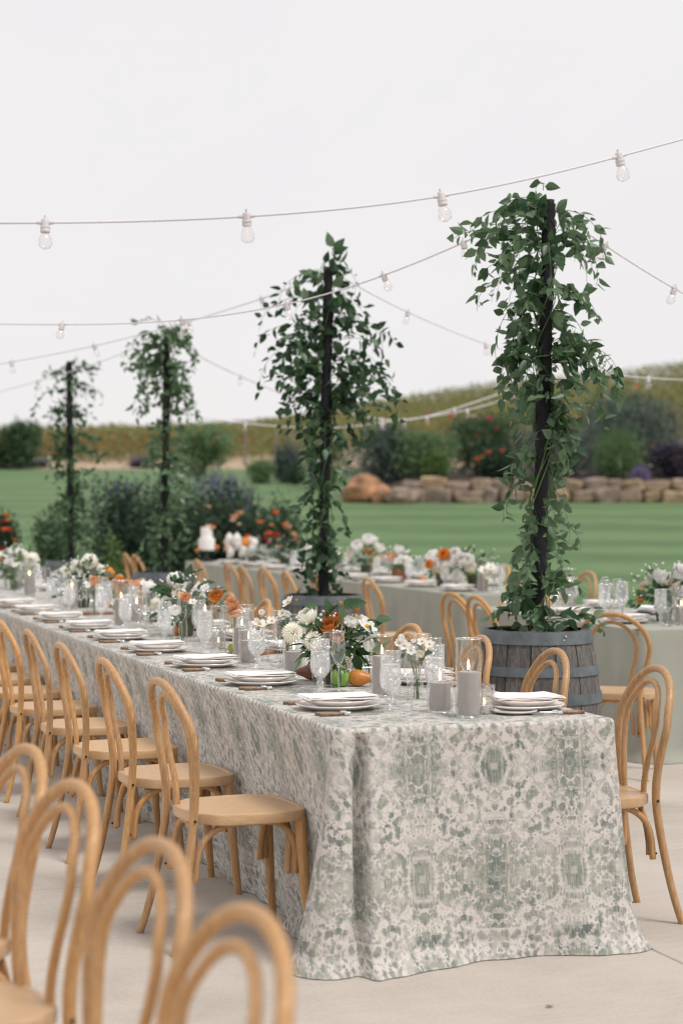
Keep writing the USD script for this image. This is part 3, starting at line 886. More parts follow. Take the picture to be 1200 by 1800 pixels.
def main_fold(s, t, L):
    b = lambda c, w, a: a * np.exp(-((s - c) / w) ** 2)
    a = .5 * t ** .6 + .5 * t ** 1.6
    k = .9 * t ** .4 * (1 - .45 * t)
    w = b(-.03, .055, .055) + b(.13, .07, .03) + b(-.17, .06, -.05) + b(-.32, .07, .035) + b(.995, .05, .05) + b(.80, .09, .015) + b(1.10, .05, -.05) + b(1.22, .06, .04)
    crease = b(.058 - .050 * t, .017, -.14) + b(.10 - .05 * t, .03, .035) + b(.950 + .03 * t, .018, -.075) * t ** .5
    w = w + .010 * np.sin(s * 9.1) + .008 * np.sin(s * 23. + 1.) * (np.sin(s * 3.1) > -.2)
    w = w + np.where(s < -.4, .010 * np.sin(s * 7.3) + .008 * np.sin(s * 13.1 + 2.) + .006 * np.sin(s * 29. + 1.), 0)
    hem = np.clip((t - .7) / .3, 0, 1) ** 2 * (.007 * np.sin(s * 9.) + .004 * np.sin(s * 37. + .5))
    q3 = np.stack([s * 3.2, np.full_like(s, t * 2.6), 0 * s], -1)
    slack = .016 * (meshkit.fbm(q3, 4) - .5) * min(1, t * 3) + .0035 * np.exp(-((t - .90 + .015 * np.sin(s * 3)) / .018) ** 2)
    slack = slack + .012 * (meshkit.noise(np.stack([s * 9., np.full_like(s, t * 1.2), 0 * s + 4], -1)) - .5) * t
    return a * w + k * crease + hem + slack


mesh_, uv_ = tablecloth(TX0, TX1, TY0, TY1, ZT, main_fold, main_flare, .03, .0085, 44)
solo('tablecloth', mesh_, 'printed_cloth', 'ivory cloth printed with faded green medallions over the long near table', 'tablecloth', smooth=True, uv=uv_)
hidden_table(TX0, TX1, TY0, TY1, ZT, 'long table hidden under the green printed cloth', None)
SAGE = dict(flare=lambda s, t, L: .05 * t ** 1.3 + 0 * s, fold_fn=lambda s, t, L: (t ** .8) * (.022 * np.sin(s * 15.) + .018 * np.sin(s * 23.7 + 1) + .02 * np.sin(s * 6.1)))
T2 = (5.72, 6.72, 14.05, 22.9)
T4 = (5.13, 6.13, 9.92, 12.35)
mesh_, uv_ = tablecloth(*T2, ZT, ds=.03, nt=26, rc=.10, **SAGE)
solo('tablecloth', mesh_, 'linen_sage', 'plain sage linen cloth on the long far table in the middle of the view', 'tablecloth', smooth=True, uv=uv_)
hidden_table(*T2, ZT, 'long far table hidden under plain sage linen', None)
mesh_, uv_ = tablecloth(*T4, ZT, ds=.03, nt=26, rc=.08, **SAGE)
solo('tablecloth', mesh_, 'linen_sage', 'plain sage linen cloth on the table at the right frame edge', 'tablecloth', smooth=True, uv=uv_)
hidden_table(*T4, ZT, 'short table hidden under sage linen at the right', None)


# ------------------------------------------------------------------ bentwood chairs (front = +x, origin on the floor under the seat)
def build_chair(t):
    lean = lambda z: np.interp(z, [0, .12, .25, .44, .6, .75, .9], [-.295, -.262, -.236, -.213, -.214, -.238, -.292])
    half = [(0, .192), (.15, .172), (.30, .156), (.44, .148), (.56, .168), (.68, .199)]
    pl = [(lean(z), y, z) for z, y in half]
    for a in np.linspace(.12, np.pi / 2, 8)[:-1]: z = .685 + .205 * math.sin(a); pl.append((lean(z), .203 * math.cos(a) ** .93, z))
    pts = pl + [(lean(.89), 0, .89)] + [(x, -y, z) for x, y, z in pl[::-1]]
    sp = spline(pts, 96)
    part(t, 'back_hoop', tube(sp, np.interp(sp[:, 2], [0, .3, .5, .9], [.0128, .0148, .0150, .0142]), 12), 'bentwood', True, label='outer hoop running down into the rear legs')
    ih = [(-.196, .082, .445), (lean(.55) + .014, .098, .55), (lean(.68) + .010, .126, .67)]
    for a in np.linspace(.15, np.pi / 2, 7)[:-1]: z = .69 + .155 * math.sin(a); ih.append((lean(z) + .008, .130 * math.cos(a), z))
    pts = ih + [(lean(.845) + .008, 0, .845)] + [(x, -y, z) for x, y, z in ih[::-1]]
    part(t, 'inner_hoop', tube(spline(pts, 72), .0108, 10), 'bentwood', True)
    hs = [(.205, 0), (.200, .09), (.178, .165), (.12, .203), (.02, .213), (-.08, .205), (-.140, .188), (-.168, .150), (-.190, .128), (-.208, .09), (-.213, 0)]
    o = spline(hs + [(x, -y) for x, y in hs[::-1][1:]], 73)[:-1]
    part(t, 'seat', loft(o, [(.955, .418), (.99, .421), (1., .428), (1., .448), (.99, .4545), (.965, .457), (.90, .4575), (.885, .4545), (.87, .4545), (.5, .4535), (.2, .453)]), 'seat_wood', 40)
    for s in (-1, 1):
        part(t, 'front_leg', tube([(.160, s * .158, .428), (.168, s * .163, .33), (.180, s * .170, .16), (.196, s * .180, 0)], [.0205, .020, .0165, .0135], 12), 'bentwood', True)
        u = [(-.205, s * .140, .225), (-.198, s * .139, .30), (-.172, s * .140, .365), (-.118, s * .142, .405), (-.05, s * .146, .417), (.04, s * .146, .417), (.095, s * .146, .405), (.138, s * .147, .36), (.150, s * .148, .30), (.150, s * .149, .235)]
        part(t, 'brace', tube(spline(u, 34), .0115, 10), 'bentwood', True)
        part(t, 'screw', move(ico(.0052, 1), (-.213, s * .1655, .435)), 'screw', True)
        part(t, 'screw', move(ico(.0045, 1), (-.217, s * .140, .245)), 'screw', True)
    for x, yw, zt in ((-.192, .108, .413), (.140, .135, .413)):
        u = [(x - .012, yw, .235), (x - .008, yw - .003, .31), (x, yw - .03, .385), (x, yw - .075, zt), (x, 0, zt + .001), (x, -yw + .075, zt), (x, -yw + .03, .385), (x - .008, -yw + .003, .31), (x - .012, -yw, .235)]
        part(t, 'brace', tube(spline(u, 34), .011, 10), 'bentwood', True)


r_ = np.random.default_rng(5)


def chair(x, y, rz, label, group):
    return place('chair', 'bentwood_chair', build_chair, label, 'chair', group, (x, y, 0), rz)


PI = math.pi
for i, y in enumerate((6.40, 7.27, 8.12, 8.98, 9.83, 10.68, 11.53, 12.38, 13.2)):
    chair(1.785 + r_.uniform(-.012, .012), y, .05 + r_.uniform(-.04, .04), f'honey bentwood chair, {ORD[i]} in the row along the left side of the printed tablecloth', 'chairs along the left side of the printed table')
for i, y in enumerate((6.30, 7.15, 7.95, 8.78, 9.6, 10.45, 11.3, 12.1, 12.95, 13.8, 14.6, 15.45)):
    chair(3.045 + r_.uniform(-.015, .015), y, PI + r_.uniform(-.06, .06), f'honey bentwood chair, {ORD[i]} in the row along the right side of the printed tablecloth', 'chairs along the right side of the printed table')
for i, (x, y) in enumerate(((.505, 2.69), (.51, 3.285), (.505, 4.04), (.51, 4.68))):
    chair(x, y, PI + .17 + r_.uniform(-.03, .03), f'blurred foreground bentwood chair, {ORD[i]} to the camera, its back to the long table', 'blurred chairs in the foreground at lower left')
for i, (x, y) in enumerate(((5.30, 14.2), (5.12, 14.95), (5.14, 15.85), (5.15, 16.6), (5.13, 17.2), (5.2, 17.95), (5.22, 19.2), (4.99, 21.1), (5.03, 21.75))):
    chair(x, y, r_.uniform(-.08, .08), f'bentwood chair, {ORD[i]} in the row along the left side of the long sage table', 'chairs along the left side of the long sage table')
for i, y in enumerate((14.9, 15.8, 16.7, 17.6, 18.5, 19.4, 20.3, 21.2)):
    chair(6.98, y, PI + r_.uniform(-.08, .08), f'bentwood chair, {ORD[i]} along the far right side of the long sage table', 'chairs along the right side of the long sage table')
chair(6.25, 13.93, PI / 2, 'bentwood chair at the near end of the long sage table', 'chairs at the ends of the sage tables')
chair(4.86, 9.60, .95, 'bentwood chair turned askew at the corner of the right sage table', 'chairs around the right sage table')
chair(5.0, 11.32, .05, 'bentwood chair at the right sage table, just behind the nearest barrel', 'chairs around the right sage table')
chair(5.02, 11.80, .12, 'bentwood chair half hidden by the one behind the nearest barrel', 'chairs around the right sage table')
for i, y in enumerate((10.4, 11.25, 12.0)):
    chair(6.36, y, PI, f'bentwood chair, {ORD[i]} on the far side of the right sage table', 'chairs around the right sage table')
chair(5.75, 12.60, -PI / 2, 'bentwood chair at the far end of the right sage table', 'chairs around the right sage table')


# ------------------------------------------------------------------ barrels
def build_barrel(t):
    Hb, r0, r1, N = .87, .262, .318, 15
    rad = lambda z: r0 + (r1 - r0) * (1 - ((z - Hb / 2) / (Hb / 2)) ** 2)
    zs = np.linspace(0, Hb, 8)
    for k in range(N):
        a0, a1 = 2 * PI * k / N, 2 * PI * (k + 1) / N
        g_ = .0011
        v = []
        for z in zs:
            R = rad(z)
            e = g_ / R
            aa = np.array([a0 + e, a0 + e * 3, (a0 + a1) / 2, a1 - e * 3, a1 - e])
            rr = np.array([R - .022, R - .001, R + .0012 * ((k * 7) % 3), R - .001, R - .022])
            v.append(np.c_[rr * np.cos(aa), rr * np.sin(aa), np.full(5, z)])
        v = np.vstack(v)
        f = grid_faces(8, 5)[:, ::-1]
        c = np.array([[0, 1, 2], [0, 2, 3], [0, 3, 4]]) + 35
        part(t, 'stave', (v, np.vstack([f, c])), 'barrel_wood', 30)
    for z0, z1 in ((.808, .868), (.655, .700), (.520, .570), (.300, .350), (.170, .215), (.002, .062)):
        z = np.array([z0, z0, (z0 + z1) / 2, z1, z1])
        r = np.array([rad(z0) - .004, rad(z0) + .005, rad((z0 + z1) / 2) + .0055, rad(z1) + .005, rad(z1) - .004])
        h = part(t, 'hoop', lathe(np.c_[r, z], 60), 'hoop_steel', 35)
        for q in range(2):
            a = -1.75 + q * .035 + z0 * .3
            part(h, 'rivet', move(ico(.007, 1), ((rad((z0 + z1) / 2) + .006) * math.cos(a), (rad((z0 + z1) / 2) + .006) * math.sin(a), z0 + (z1 - z0) * (.35 + .3 * q))), 'rivet', True)
    th = np.linspace(0, 1, 6)
    part(t, 'soil', lathe([(.0, .80), (.10, .805), (.18, .80), (.238, .795), (.238, .72)], 24), 'soil', True)


POSTS = [(3.955, 8.70, 2.98, (.06, -.02)), (4.04, 12.33, 3.07, (.035, 0)), (4.0, 16.73, 3.03, (.03, 0)), (3.835, 20.235, 2.97, (-.02, 0))]
PN = ['nearest vine post', 'second nearest vine post', 'third vine post', 'farthest vine post']
for i, (x, y, zt, ln) in enumerate(POSTS):
    place('barrel', 'wine_barrel', build_barrel, f'weathered oak barrel with grey steel hoops at the foot of the {PN[i]}', 'barrel', 'planter barrels under the vine posts', (x, y, 0), .13 * i)
    t = thing('wrapped_post', f'tall {"near right " if i == 0 else ""}post wrapped in black cloth standing in the barrel: {PN[i]}'[:95], 'post', 'black wrapped posts', (x, y, 0))
    ax = lambda z: (ln[0] * (z - .8) / 2.2, ln[1] * (z - .8) / 2.2, z)
    part(t, 'pole', tube([ax(.55), ax(1.7), ax(zt)], .024, 10), 'pole_steel', True)
    zs = np.linspace(.79, zt - .02, 240)
    th = np.arange(22) * 2 * PI / 22
    Z, TH = np.meshgrid(zs, th, indexing='ij')
    nz = meshkit.fbm(np.stack([np.cos(TH) * 1.2, np.sin(TH) * 1.2, Z * 26 + np.sin(TH * 2 + Z * 3) * 1.4 + i * 9], -1), 3)
    big = meshkit.noise(np.stack([0 * Z, 0 * Z, Z * 3 + i * 5], -1))
    rr = .024 + .012 * big + .022 * (nz - .32)
    rr = np.maximum(rr, .026)
    px_ = np.stack([ln[0] * (Z - .8) / 2.2 + rr * np.cos(TH), ln[1] * (Z - .8) / 2.2 + rr * np.sin(TH), Z], -1).reshape(-1, 3)
    part(t, 'cloth_wrap', (px_, grid_faces(len(zs), 22, True)), 'wrap_cloth', True)

# ------------------------------------------------------------------ vines climbing the posts
RH, FH = V3(math.cos(YAW), -math.sin(YAW), 0), V3(math.sin(YAW), math.cos(YAW), 0)
ENV = [  # height, reach to the left, reach to the right, density
    [(.86, .26, .36, 1.7), (1.0, .24, .32, 1.3), (1.2, .14, .30, 1.2), (1.36, .09, .30, .8), (1.46, .08, .24, .5), (1.58, .17, .16, 1.2), (1.8, .20, .17, 1.5), (2.05, .20, .26, 1.3), (2.25, .18, .36, 1.5), (2.4, .20, .32, 1.1), (2.52, .24, .24, .45), (2.65, .38, .26, .8), (2.8, .46, .26, 1.0), (2.92, .44, .32, 1.1), (3.04, .18, .30, .5)],
    [(.86, .22, .22, 1.6), (1.1, .25, .24, 1.6), (1.4, .14, .15, 1.1), (1.7, .15, .16, .9), (1.9, .20, .26, 1.0), (2.05, .26, .38, 1.1), (2.2, .30, .44, 1.2), (2.5, .40, .44, .95), (2.75, .46, .38, .75), (2.9, .46, .32, .7), (3.05, .30, .14, .7), (3.2, .26, .1, .3)],
    [(.86, .15, .25, 1.2), (1.2, .2, .3, 1.2), (1.6, .22, .25, 1.), (1.9, .24, .24, 1.3), (2.15, .12, .15, .6), (2.5, .40, .22, 1.1), (2.8, .36, .26, 1.1), (3.0, .40, .22, 1.0), (3.12, .15, .12, .4)],
    [(.86, .15, .2, 1.), (1.2, .35, .2, 1.), (1.5, .32, .22, 1.), (1.8, .15, .28, 1.0), (2.1, .3, .38, 1.1), (2.4, .18, .3, .8), (2.6, .38, .25, .6), (2.85, .30, .36, .5), (3.0, .2, .3, .3)]]


def make_vine(i, n_strands, leaf, singles):
    x, y, zt, ln = POSTS[i]
    r = np.random.default_rng(70 + i)
    E = np.array(ENV[i])
    base = V3(x, y, 0)
    zz = np.linspace(E[0, 0], E[-1, 0], 200)
    dens = np.interp(zz, E[:, 0], E[:, 3] * (np.abs(E[:, 1]) + np.abs(E[:, 2]) + .25))
    cdf = np.cumsum(dens) / dens.sum()
    stems, pos, ax, nm, sc = [], [], [], [], []
    for k in range(n_strands):
        z0 = np.interp(r.uniform(), cdf, zz)
        phi = r.uniform(0, 2 * PI)
        d = V3(math.cos(phi), math.sin(phi), 0)
        if z0 > 2.15:                                   # the crown spreads along the row of lights
            d = unit(d + RH * .55 * np.sign(d @ RH))
        if i < 2 and d @ FH < -.45 and 1.15 < z0 < 2.75 and r.uniform() < .2: continue
        lat = d @ RH
        lim = np.interp(z0, E[:, 0], E[:, 2] if lat > 0 else E[:, 1])
        lim = abs(lim) * (abs(lat) ** .5 * .9 + .1) if abs(lat) > .3 else .20
        reach = lim * (r.uniform(.5, 1.2) if z0 > 2.15 else r.uniform(.3, 1.05))
        c0 = base + V3(ln[0] * (z0 - .8) / 2.2, 0, z0)
        rise = r.uniform(-.02, .12) if z0 < zt - .1 else r.uniform(-.02, .06)
        drop = r.uniform(.0, .26) * (1 if z0 > 1.15 else .35)
        side_ = np.cross(d, [0, 0, 1.]) * r.uniform(-.12, .12)
        pts = np.array([c0 + d * .03, c0 + d * reach * .45 + [0, 0, rise] + side_ * .5, c0 + d * reach * .85 + [0, 0, rise * .6 - drop * .3] + side_, c0 + d * reach + [0, 0, -drop] + side_ * 1.1])
        sp = spline(pts, 14)
        stems.append(tube(sp, np.linspace(.0022, .001, 14), 4, False))
        Ls = np.linalg.norm(np.diff(sp, axis=0), axis=1).sum()
        for tq in np.arange(.02, Ls, r.uniform(.028, .040)):
            q = tq / Ls * 13
            a = int(q)
            p = sp[a] + (sp[min(a + 1, 13)] - sp[a]) * (q - a)
            tan = unit(sp[min(a + 1, 13)] - sp[max(a - 1, 0)])
            dirn = tan * .35 + r.normal(size=3) * .85 + V3(0, 0, -.30) + d * .30
            pos.append(p + unit(dirn) * .008); ax.append(dirn)
            nm.append(r.normal(size=3) * .7 + V3(0, 0, .45) + d * .75)
            sc.append(leaf * r.choice([.55, .8, 1., 1.15, 1.3]) * (1 - .35 * tq / Ls))
    for k in range(3):                                   # main stems twisting up the post
        z = np.linspace(.82, zt - r.uniform(0, .5), 40)
        a = z * r.uniform(4., 9.) + r.uniform(0, 6)
        stems.append(tube(np.c_[x + ln[0] * (z - .8) / 2.2 + .052 * np.cos(a), y + .052 * np.sin(a), z], .0026, 5))
    pos, ax, nm, sc = map(np.array, (pos, ax, nm, sc))
    t = thing('climbing_vine', f'leafy green vine climbing the {PN[i]}', 'vine', 'vines on the black posts')
    part(t, 'stems', cat(stems), 'stalk_green', True)
    if singles:
        view = unit(CAM - pos)
        z_ = unit(nm - unit(ax) * (nm * unit(ax)).sum(1, keepdims=True))
        clear = -(pos - base) @ FH
        score = sc * (.35 + np.abs((z_ * view).sum(1))) * (1 + .8 * (clear > -.02))
        order = np.argsort(-score)
        for q in order[:singles]: part(t, 'leaf', scatter(LEAF, pos[q:q + 1], ax[q:q + 1], nm[q:q + 1], sc[q:q + 1]), 'vine_leaf', True)
        rest = order[singles:]
    else: rest = np.arange(len(pos))
    if len(rest): part(t, 'leaves', scatter(LEAF, pos[rest], ax[rest], nm[rest], sc[rest]), 'vine_leaf', kind='stuff')
    return len(pos)


NV = [make_vine(0, 168, .086, 300), make_vine(1, 145, .088, 300), make_vine(2, 120, .088, 0), make_vine(3, 92, .088, 0)]
print('leaves', NV)


# ------------------------------------------------------------------ strings of bulbs
def bulb_string(label, pts, bulbs, tilt=0.0, rad=.0042):
    """pts: (px, py, depth) along the cord; bulbs: px of each lamp."""
    P = np.array([at(*p) for p in pts])
    sp = spline(P, 120)
    t = thing('string_light', label, 'string light', 'strings of clear bulbs over the tables')
    part(t, 'cord', tube(sp, rad, 7), 'cord_white', True)
    w = sp - CAM
    pxs = 600 + FP * (w @ RT) / (w @ FW)
    for q, b in enumerate(bulbs):
        k = int(np.argmin(np.abs(pxs - b)))
        c = sp[k]
        tan = unit(sp[min(k + 1, 119)] - sp[max(k - 1, 0)])
        tl = tilt[q] if isinstance(tilt, (list, tuple)) else tilt
        dn = unit(V3(0, 0, -1) + unit(np.cross(tan, [0, 0, 1.])) * (.15 * math.sin(q * 2.3)) + RT * tl)
        dn = unit(dn - tan * (dn @ tan) * .8)
        x = unit(np.cross(dn, [1., .3, 0.]))
        Rm = np.stack([x, np.cross(-dn, x), -dn], 1)          # local z up = away from the bulb tip
        s = part(t, 'lamp_socket', cat([move(lathe([(0, .012), (.011, .012), (.0135, .006), (.014, -.012), (.0165, -.014), (.0165, -.020), (.015, -.022), (.0165, -.024), (.0165, -.032), (.012, -.034), (0, -.034)], 16), c, R=Rm), tube([c - tan * .028, c - tan * .012, c + tan * .012, c + tan * .028], [.0055, .0075, .0075, .0055], 8), move(lathe([(0, .024), (.004, .024), (.004, .012)], 8), c, R=Rm)]), 'socket_white', 40)
        part(s, 'bulb', move(lathe([(.012, -.033), (.0135, -.038), (.0185, -.046), (.0225, -.056), (.0235, -.066), (.0215, -.076), (.0150, -.084), (.006, -.088), (0, -.0885)], 18), c, R=Rm), 'bulb_glass', True)
        part(s, 'filament', move(tube([(0, 0, -.04), (.0006, 0, -.054), (0, 0, -.070)], .0009, 5), c, R=Rm), 'filament_light', True)


bulb_string('nearest string of bulbs, crossing the whole sky highest in the view', [(-340, 384, 6.5), (-120, 391, 6.4), (75, 391, 6.35), (250, 388, 6.4), (430, 380, 6.4), (768, 345, 6.5), (1092, 273, 6.7), (1260, 228, 6.85)], (-270, 75, 430, 768, 1092), [0, .0, .03, .05, .0])
bulb_string('second string of bulbs, running left from the top of the nearest vine post', [(-200, 567, 11.4), (105, 570, 11.2), (320, 562, 10.9), (508, 533, 10.6), (678, 482, 10.2), (818, 424, 9.9), (952, 358, 9.5)], (-105, 105, 320, 508, 678, 818), [-.5, -.5, .4, .35, .6, -.2])
bulb_string('string of bulbs running left from the top of the second nearest vine post', [(-120, 660, 14.6), (20, 636, 14.5), (168, 607, 14.3), (330, 565, 14.0), (458, 525, 13.7), (578, 476, 13.05)], (-110, 20, 168, 330, 458), [-.2, .3, .3, .3, .2])
bulb_string('faint string of bulbs running left from the third vine post', [(-100, 712, 18.8), (60, 672, 18.5), (175, 636, 18.1), (292, 585, 17.1)], (65, 175), .2)
bulb_string('string of bulbs falling right from the top of the nearest vine post', [(955, 356, 9.55), (1065, 432, 9.9), (1182, 505, 10.3), (1320, 572, 10.8)], (1064, 1184), [-.8, -.45])
bulb_string('string of bulbs falling right from the second nearest post behind the nearest vine', [(578, 472, 13.05), (645, 512, 13.4), (718, 549, 13.8), (855, 605, 14.6), (1000, 646, 15.4), (1138, 664, 16.0), (1290, 668, 16.6)], (718, 855, 990, 1138, 1270), [-.2, .1, 0, 0, 0])
bulb_string('faint string of bulbs falling right from the third vine post across the vineyard', [(294, 582, 17.1), (345, 622, 17.5), (425, 662, 18.1), (520, 700, 18.9), (640, 732, 19.9), (710, 738, 20.4), (800, 718, 21), (900, 685, 21.6)], (425, 520, 670, 710, 800), 0, .006)
bulb_string('low white string of bulbs in front of the vineyard between the posts', [(240, 700, 21), (330, 728, 21), (430, 744, 21), (523, 751, 21), (610, 750, 21), (670, 743, 21), (748, 733, 21), (822, 720, 21), (910, 694, 21)], (330, 430, 523, 612, 670, 748, 822), 0, .006)


# ================================================================== TABLEWARE
def ring_plate(r, h, foot=.6):
    return lathe([(0, .0015), (r * foot - .006, .0015), (r * foot - .006, 0), (r * foot, 0), (r * foot + .003, .003), (r * .8, h * .45), (r * .985, h - .003), (r, h), (r * .99, h + .0022), (r * .96, h + .001), (r * .78, h * .45 + .004), (r * .66, .0062), (0, .0058)], 48)


def b_charger(t): part(t, 'plate', ring_plate(.146, .020), 'charger_glaze', 50)
def b_plate(t): part(t, 'plate', ring_plate(.126, .024), 'porcelain', 50)


def b_napkin(t):
    """Folded linen: three soft layers, corners lifting."""
    r = np.random.default_rng(9)
    for q, (w, l, z) in enumerate(((.128, .082, .0), (.124, .079, .0040))):
        nx, ny = 19, 11
        X, Y = np.meshgrid(np.linspace(-w, w, nx), np.linspace(-l, l, ny), indexing='ij')
        Zt = z + .004 + .004 * meshkit.fbm(np.stack([X * 22, Y * 22, 0 * X + q * 3], -1), 2) + (.006 * np.clip(np.abs(X) / w - .7, 0, 1) * (1 + q) - .02 * np.clip(np.abs(X) / w - .86, 0, 1)) + .006 * np.exp(-((X / w - .5) ** 2 + (Y / l + .6) ** 2) * 4) * q
        Xj, Yj = X + q * .002 - .004, Y + .003 * math.sin(q * 2.)
        a = np.stack([Xj, Yj, Zt], -1).reshape(-1, 3)
        b = a - [0, 0, .0036]
        f = grid_faces(nx, ny)
        n = nx * ny
        rim = np.r_[np.arange(ny), np.arange(2 * ny - 1, n, ny), np.arange(n - 2, n - ny - 1, -1), np.arange((nx - 2) * ny, 0, -ny)]
        k = np.roll(rim, -1)
        v = np.vstack([a, b])
        ff = np.vstack([f, f[:, ::-1] + n, np.stack([rim, rim + n, k], 1), np.stack([k, rim + n, k + n], 1)])
        part(t, 'fold', (v, ff), 'napkin_linen', 60)


def b_menu(t): part(t, 'card', box(-.098, .098, -.082, .082, 0, .0016), 'menu_paper')


def handle_mesh(l):
    return loft([(.0065 * math.cos(a), .0048 * math.sin(a)) for a in np.linspace(0, 2 * PI, 11)[:-1]], [(.7, 0), (1.05, .002), (1.15, l * .15), (1.0, l * .6), (.8, l - .001)])


LAY = np.array([[0, 0, 1.], [0, 1, 0], [-1., 0, 0]])          # a part modelled upright laid along +x


def b_knife(t):
    part(t, 'handle', move(handle_mesh(.092), (0, 0, .0065), R=LAY), 'horn', 50)
    part(t, 'ferrule', move(lathe([(0, .090), (.006, .090), (.0078, .093), (.0062, .097), (.0078, .101), (.0062, .105), (.0076, .109), (.005, .113), (0, .113)], 12), (0, 0, .0075), R=LAY), 'silver', 40)
    o = np.array([(.112, -.0035), (.20, -.0065), (.222, -.005), (.233, 0), (.22, .0045), (.112, .0045)])
    part(t, 'blade', loft(o, [(1, .0065), (1, .0080)]), 'steel_blade')


def b_fork(t):
    part(t, 'handle', move(handle_mesh(.088), (0, 0, .0065), R=LAY), 'horn', 50)
    part(t, 'ferrule', move(lathe([(0, .086), (.006, .086), (.0078, .090), (.0062, .094), (.0078, .098), (.005, .104), (0, .104)], 12), (0, 0, .0075), R=LAY), 'silver', 40)
    ms = [tube([(.102, 0, .0075), (.135, 0, .008), (.155, 0, .0075)], [.003, .0028, .003], 6)]
    for y in (-.0075, -.0025, .0025, .0075): ms.append(tube(spline([(.152, y * .3, .0075), (.165, y, .006), (.185, y, .006), (.205, y, .0095)], 8), np.linspace(.0022, .0011, 8), 5))
    part(t, 'tines', cat(ms), 'steel_blade', 50)


def rim(t, r, z, w=.0011):
    a = np.linspace(0, 2 * PI, 7)
    part(t, 'rim', lathe(np.c_[r + w * np.cos(a), z + w * np.sin(a)], 32), 'glass_rim', True)


def b_goblet(t):
    """Cut crystal water goblet: knopped stem, facetted lower bowl, clear rim, iced water inside."""
    v, f = lathe([(0, 0), (.036, 0), (.036, .003), (.020, .007), (.009, .012), (.008, .020), (.0135, .030), (.0150, .038), (.0105, .048), (.011, .054), (.022, .062), (.035, .078), (.0395, .098), (.0395, .118), (.0375, .135), (.0365, .150), (.0370, .2035), (.0374, .2045), (.0356, .2045), (.0355, .202)], 32)
    part(t, 'glass', (v, f), 'cut_crystal', 50)
    rim(t, .0367, .2045)
    part(t, 'iced_water', lathe([(0, .0645), (.017, .0670), (.0300, .0790), (.0358, .0985), (.0360, .117), (.0343, .1335), (.0333, .150), (.0336, .158), (0, .158)], 24), 'iced_water', 50)


def thin(prof, sides=28):
    return lathe(prof, sides)


def b_wine(t):
    part(t, 'foot', lathe([(0, .0005), (.0375, .0005), (.0375, .002), (.012, .005), (.0045, .012)], 28), 'clear_glass', 50)
    part(t, 'stem', lathe([(.0046, .011), (.0036, .03), (.0034, .07), (.0050, .082), (.012, .089)], 12), 'stem_glass', True)
    part(t, 'bowl', lathe([(.004, .083), (.020, .093), (.036, .110), (.0415, .126), (.0405, .145), (.0355, .185), (.0330, .214), (.0332, .2155), (.0320, .2155), (.0321, .2125)], 32), 'clear_glass', 60)
    rim(t, .0327, .2158)


def b_flute(t):
    part(t, 'foot', lathe([(0, .0005), (.033, .0005), (.033, .002), (.010, .005), (.0042, .012)], 28), 'clear_glass', 50)
    part(t, 'stem', lathe([(.0042, .011), (.0033, .04), (.0032, .088), (.006, .098)], 12), 'stem_glass', True)
    part(t, 'bowl', lathe([(.004, .095), (.014, .112), (.0265, .135), (.0275, .147), (.0255, .185), (.0215, .231), (.0218, .2325), (.0207, .2325), (.0208, .230)], 28), 'clear_glass', 60)
    rim(t, .0213, .2326)


def b_tumbler(t):
    part(t, 'glass', lathe([(0, 0), (.031, 0), (.033, .004), (.036, .091), (.0364, .092), (.0350, .092), (.0348, .089)], 28), 'clear_glass', 45)
    rim(t, .0357, .092)
    part(t, 'water', lathe([(0, .0085), (.0308, .0105), (.0330, .060), (0, .060)], 24), 'iced_water', 45)


def hurricane(r, h):
    def b(t):
        rim(t, r, h + .0005, .0018)
        rim(t, r - .001, .002, .0018)
        part(t, 'cylinder', lathe([(0, 0), (r, 0), (r + .0005, .003), (r, h - .001), (r + .0008, h), (r - .0022, h), (r - .002, h - .003)], 36), 'clear_glass', 45)
    return b


def candle(r, h, lit=True, mat='candle_wax'):
    def b(t):
        part(t, 'wax', lathe([(0, 0), (r - .001, 0), (r, .002), (r, h - .004), (r - .002, h), (r - .006, h + .001), (r * .6, h - .002), (0, h - .003)], 32), mat, 45)
        part(t, 'wick', tube([(0, 0, h - .004), (.0006, 0, h + .004), (.0015, 0, h + .009)], .0011, 5), 'wick')
        if lit:
            part(t, 'flame', lathe([(0, h + .006), (.0032, h + .010), (.0048, h + .017), (.0036, h + .027), (.0014, h + .037), (0, h + .042)], 12), 'flame_light', True)
    return b


def b_votive(t):
    part(t, 'cup', lathe([(0, 0), (.034, 0), (.036, .003), (.0385, .10), (.0370, .10), (.0369, .097)], 28), 'mercury_glass', 45)
    part(t, 'wax', lathe([(0, .0065), (.020, .0065), (.020, .028), (0, .027)], 18), 'white_wax', 45)
    part(t, 'flame', lathe([(0, .030), (.003, .034), (.0038, .040), (.0012, .052), (0, .056)], 10), 'flame_light', True)


def b_bread(t): part(t, 'plate', ring_plate(.078, .012), 'porcelain', 50)


def b_apple(t):
    v, f = lathe([(0, .006), (.012, .001), (.024, .004), (.035, .018), (.039, .036), (.037, .052), (.028, .066), (.016, .071), (.006, .067), (0, .061)], 26)
    v[:, :2] *= (1 + .035 * np.cos(5 * np.arctan2(v[:, 1], v[:, 0])) * (v[:, 2] < .03))[:, None]
    part(t, 'fruit', (v, f), 'apple_skin', True)
    part(t, 'stalk', tube([(0, 0, .062), (.003, 0, .072), (.007, 0, .08)], .0013, 5), 'stalk_brown')


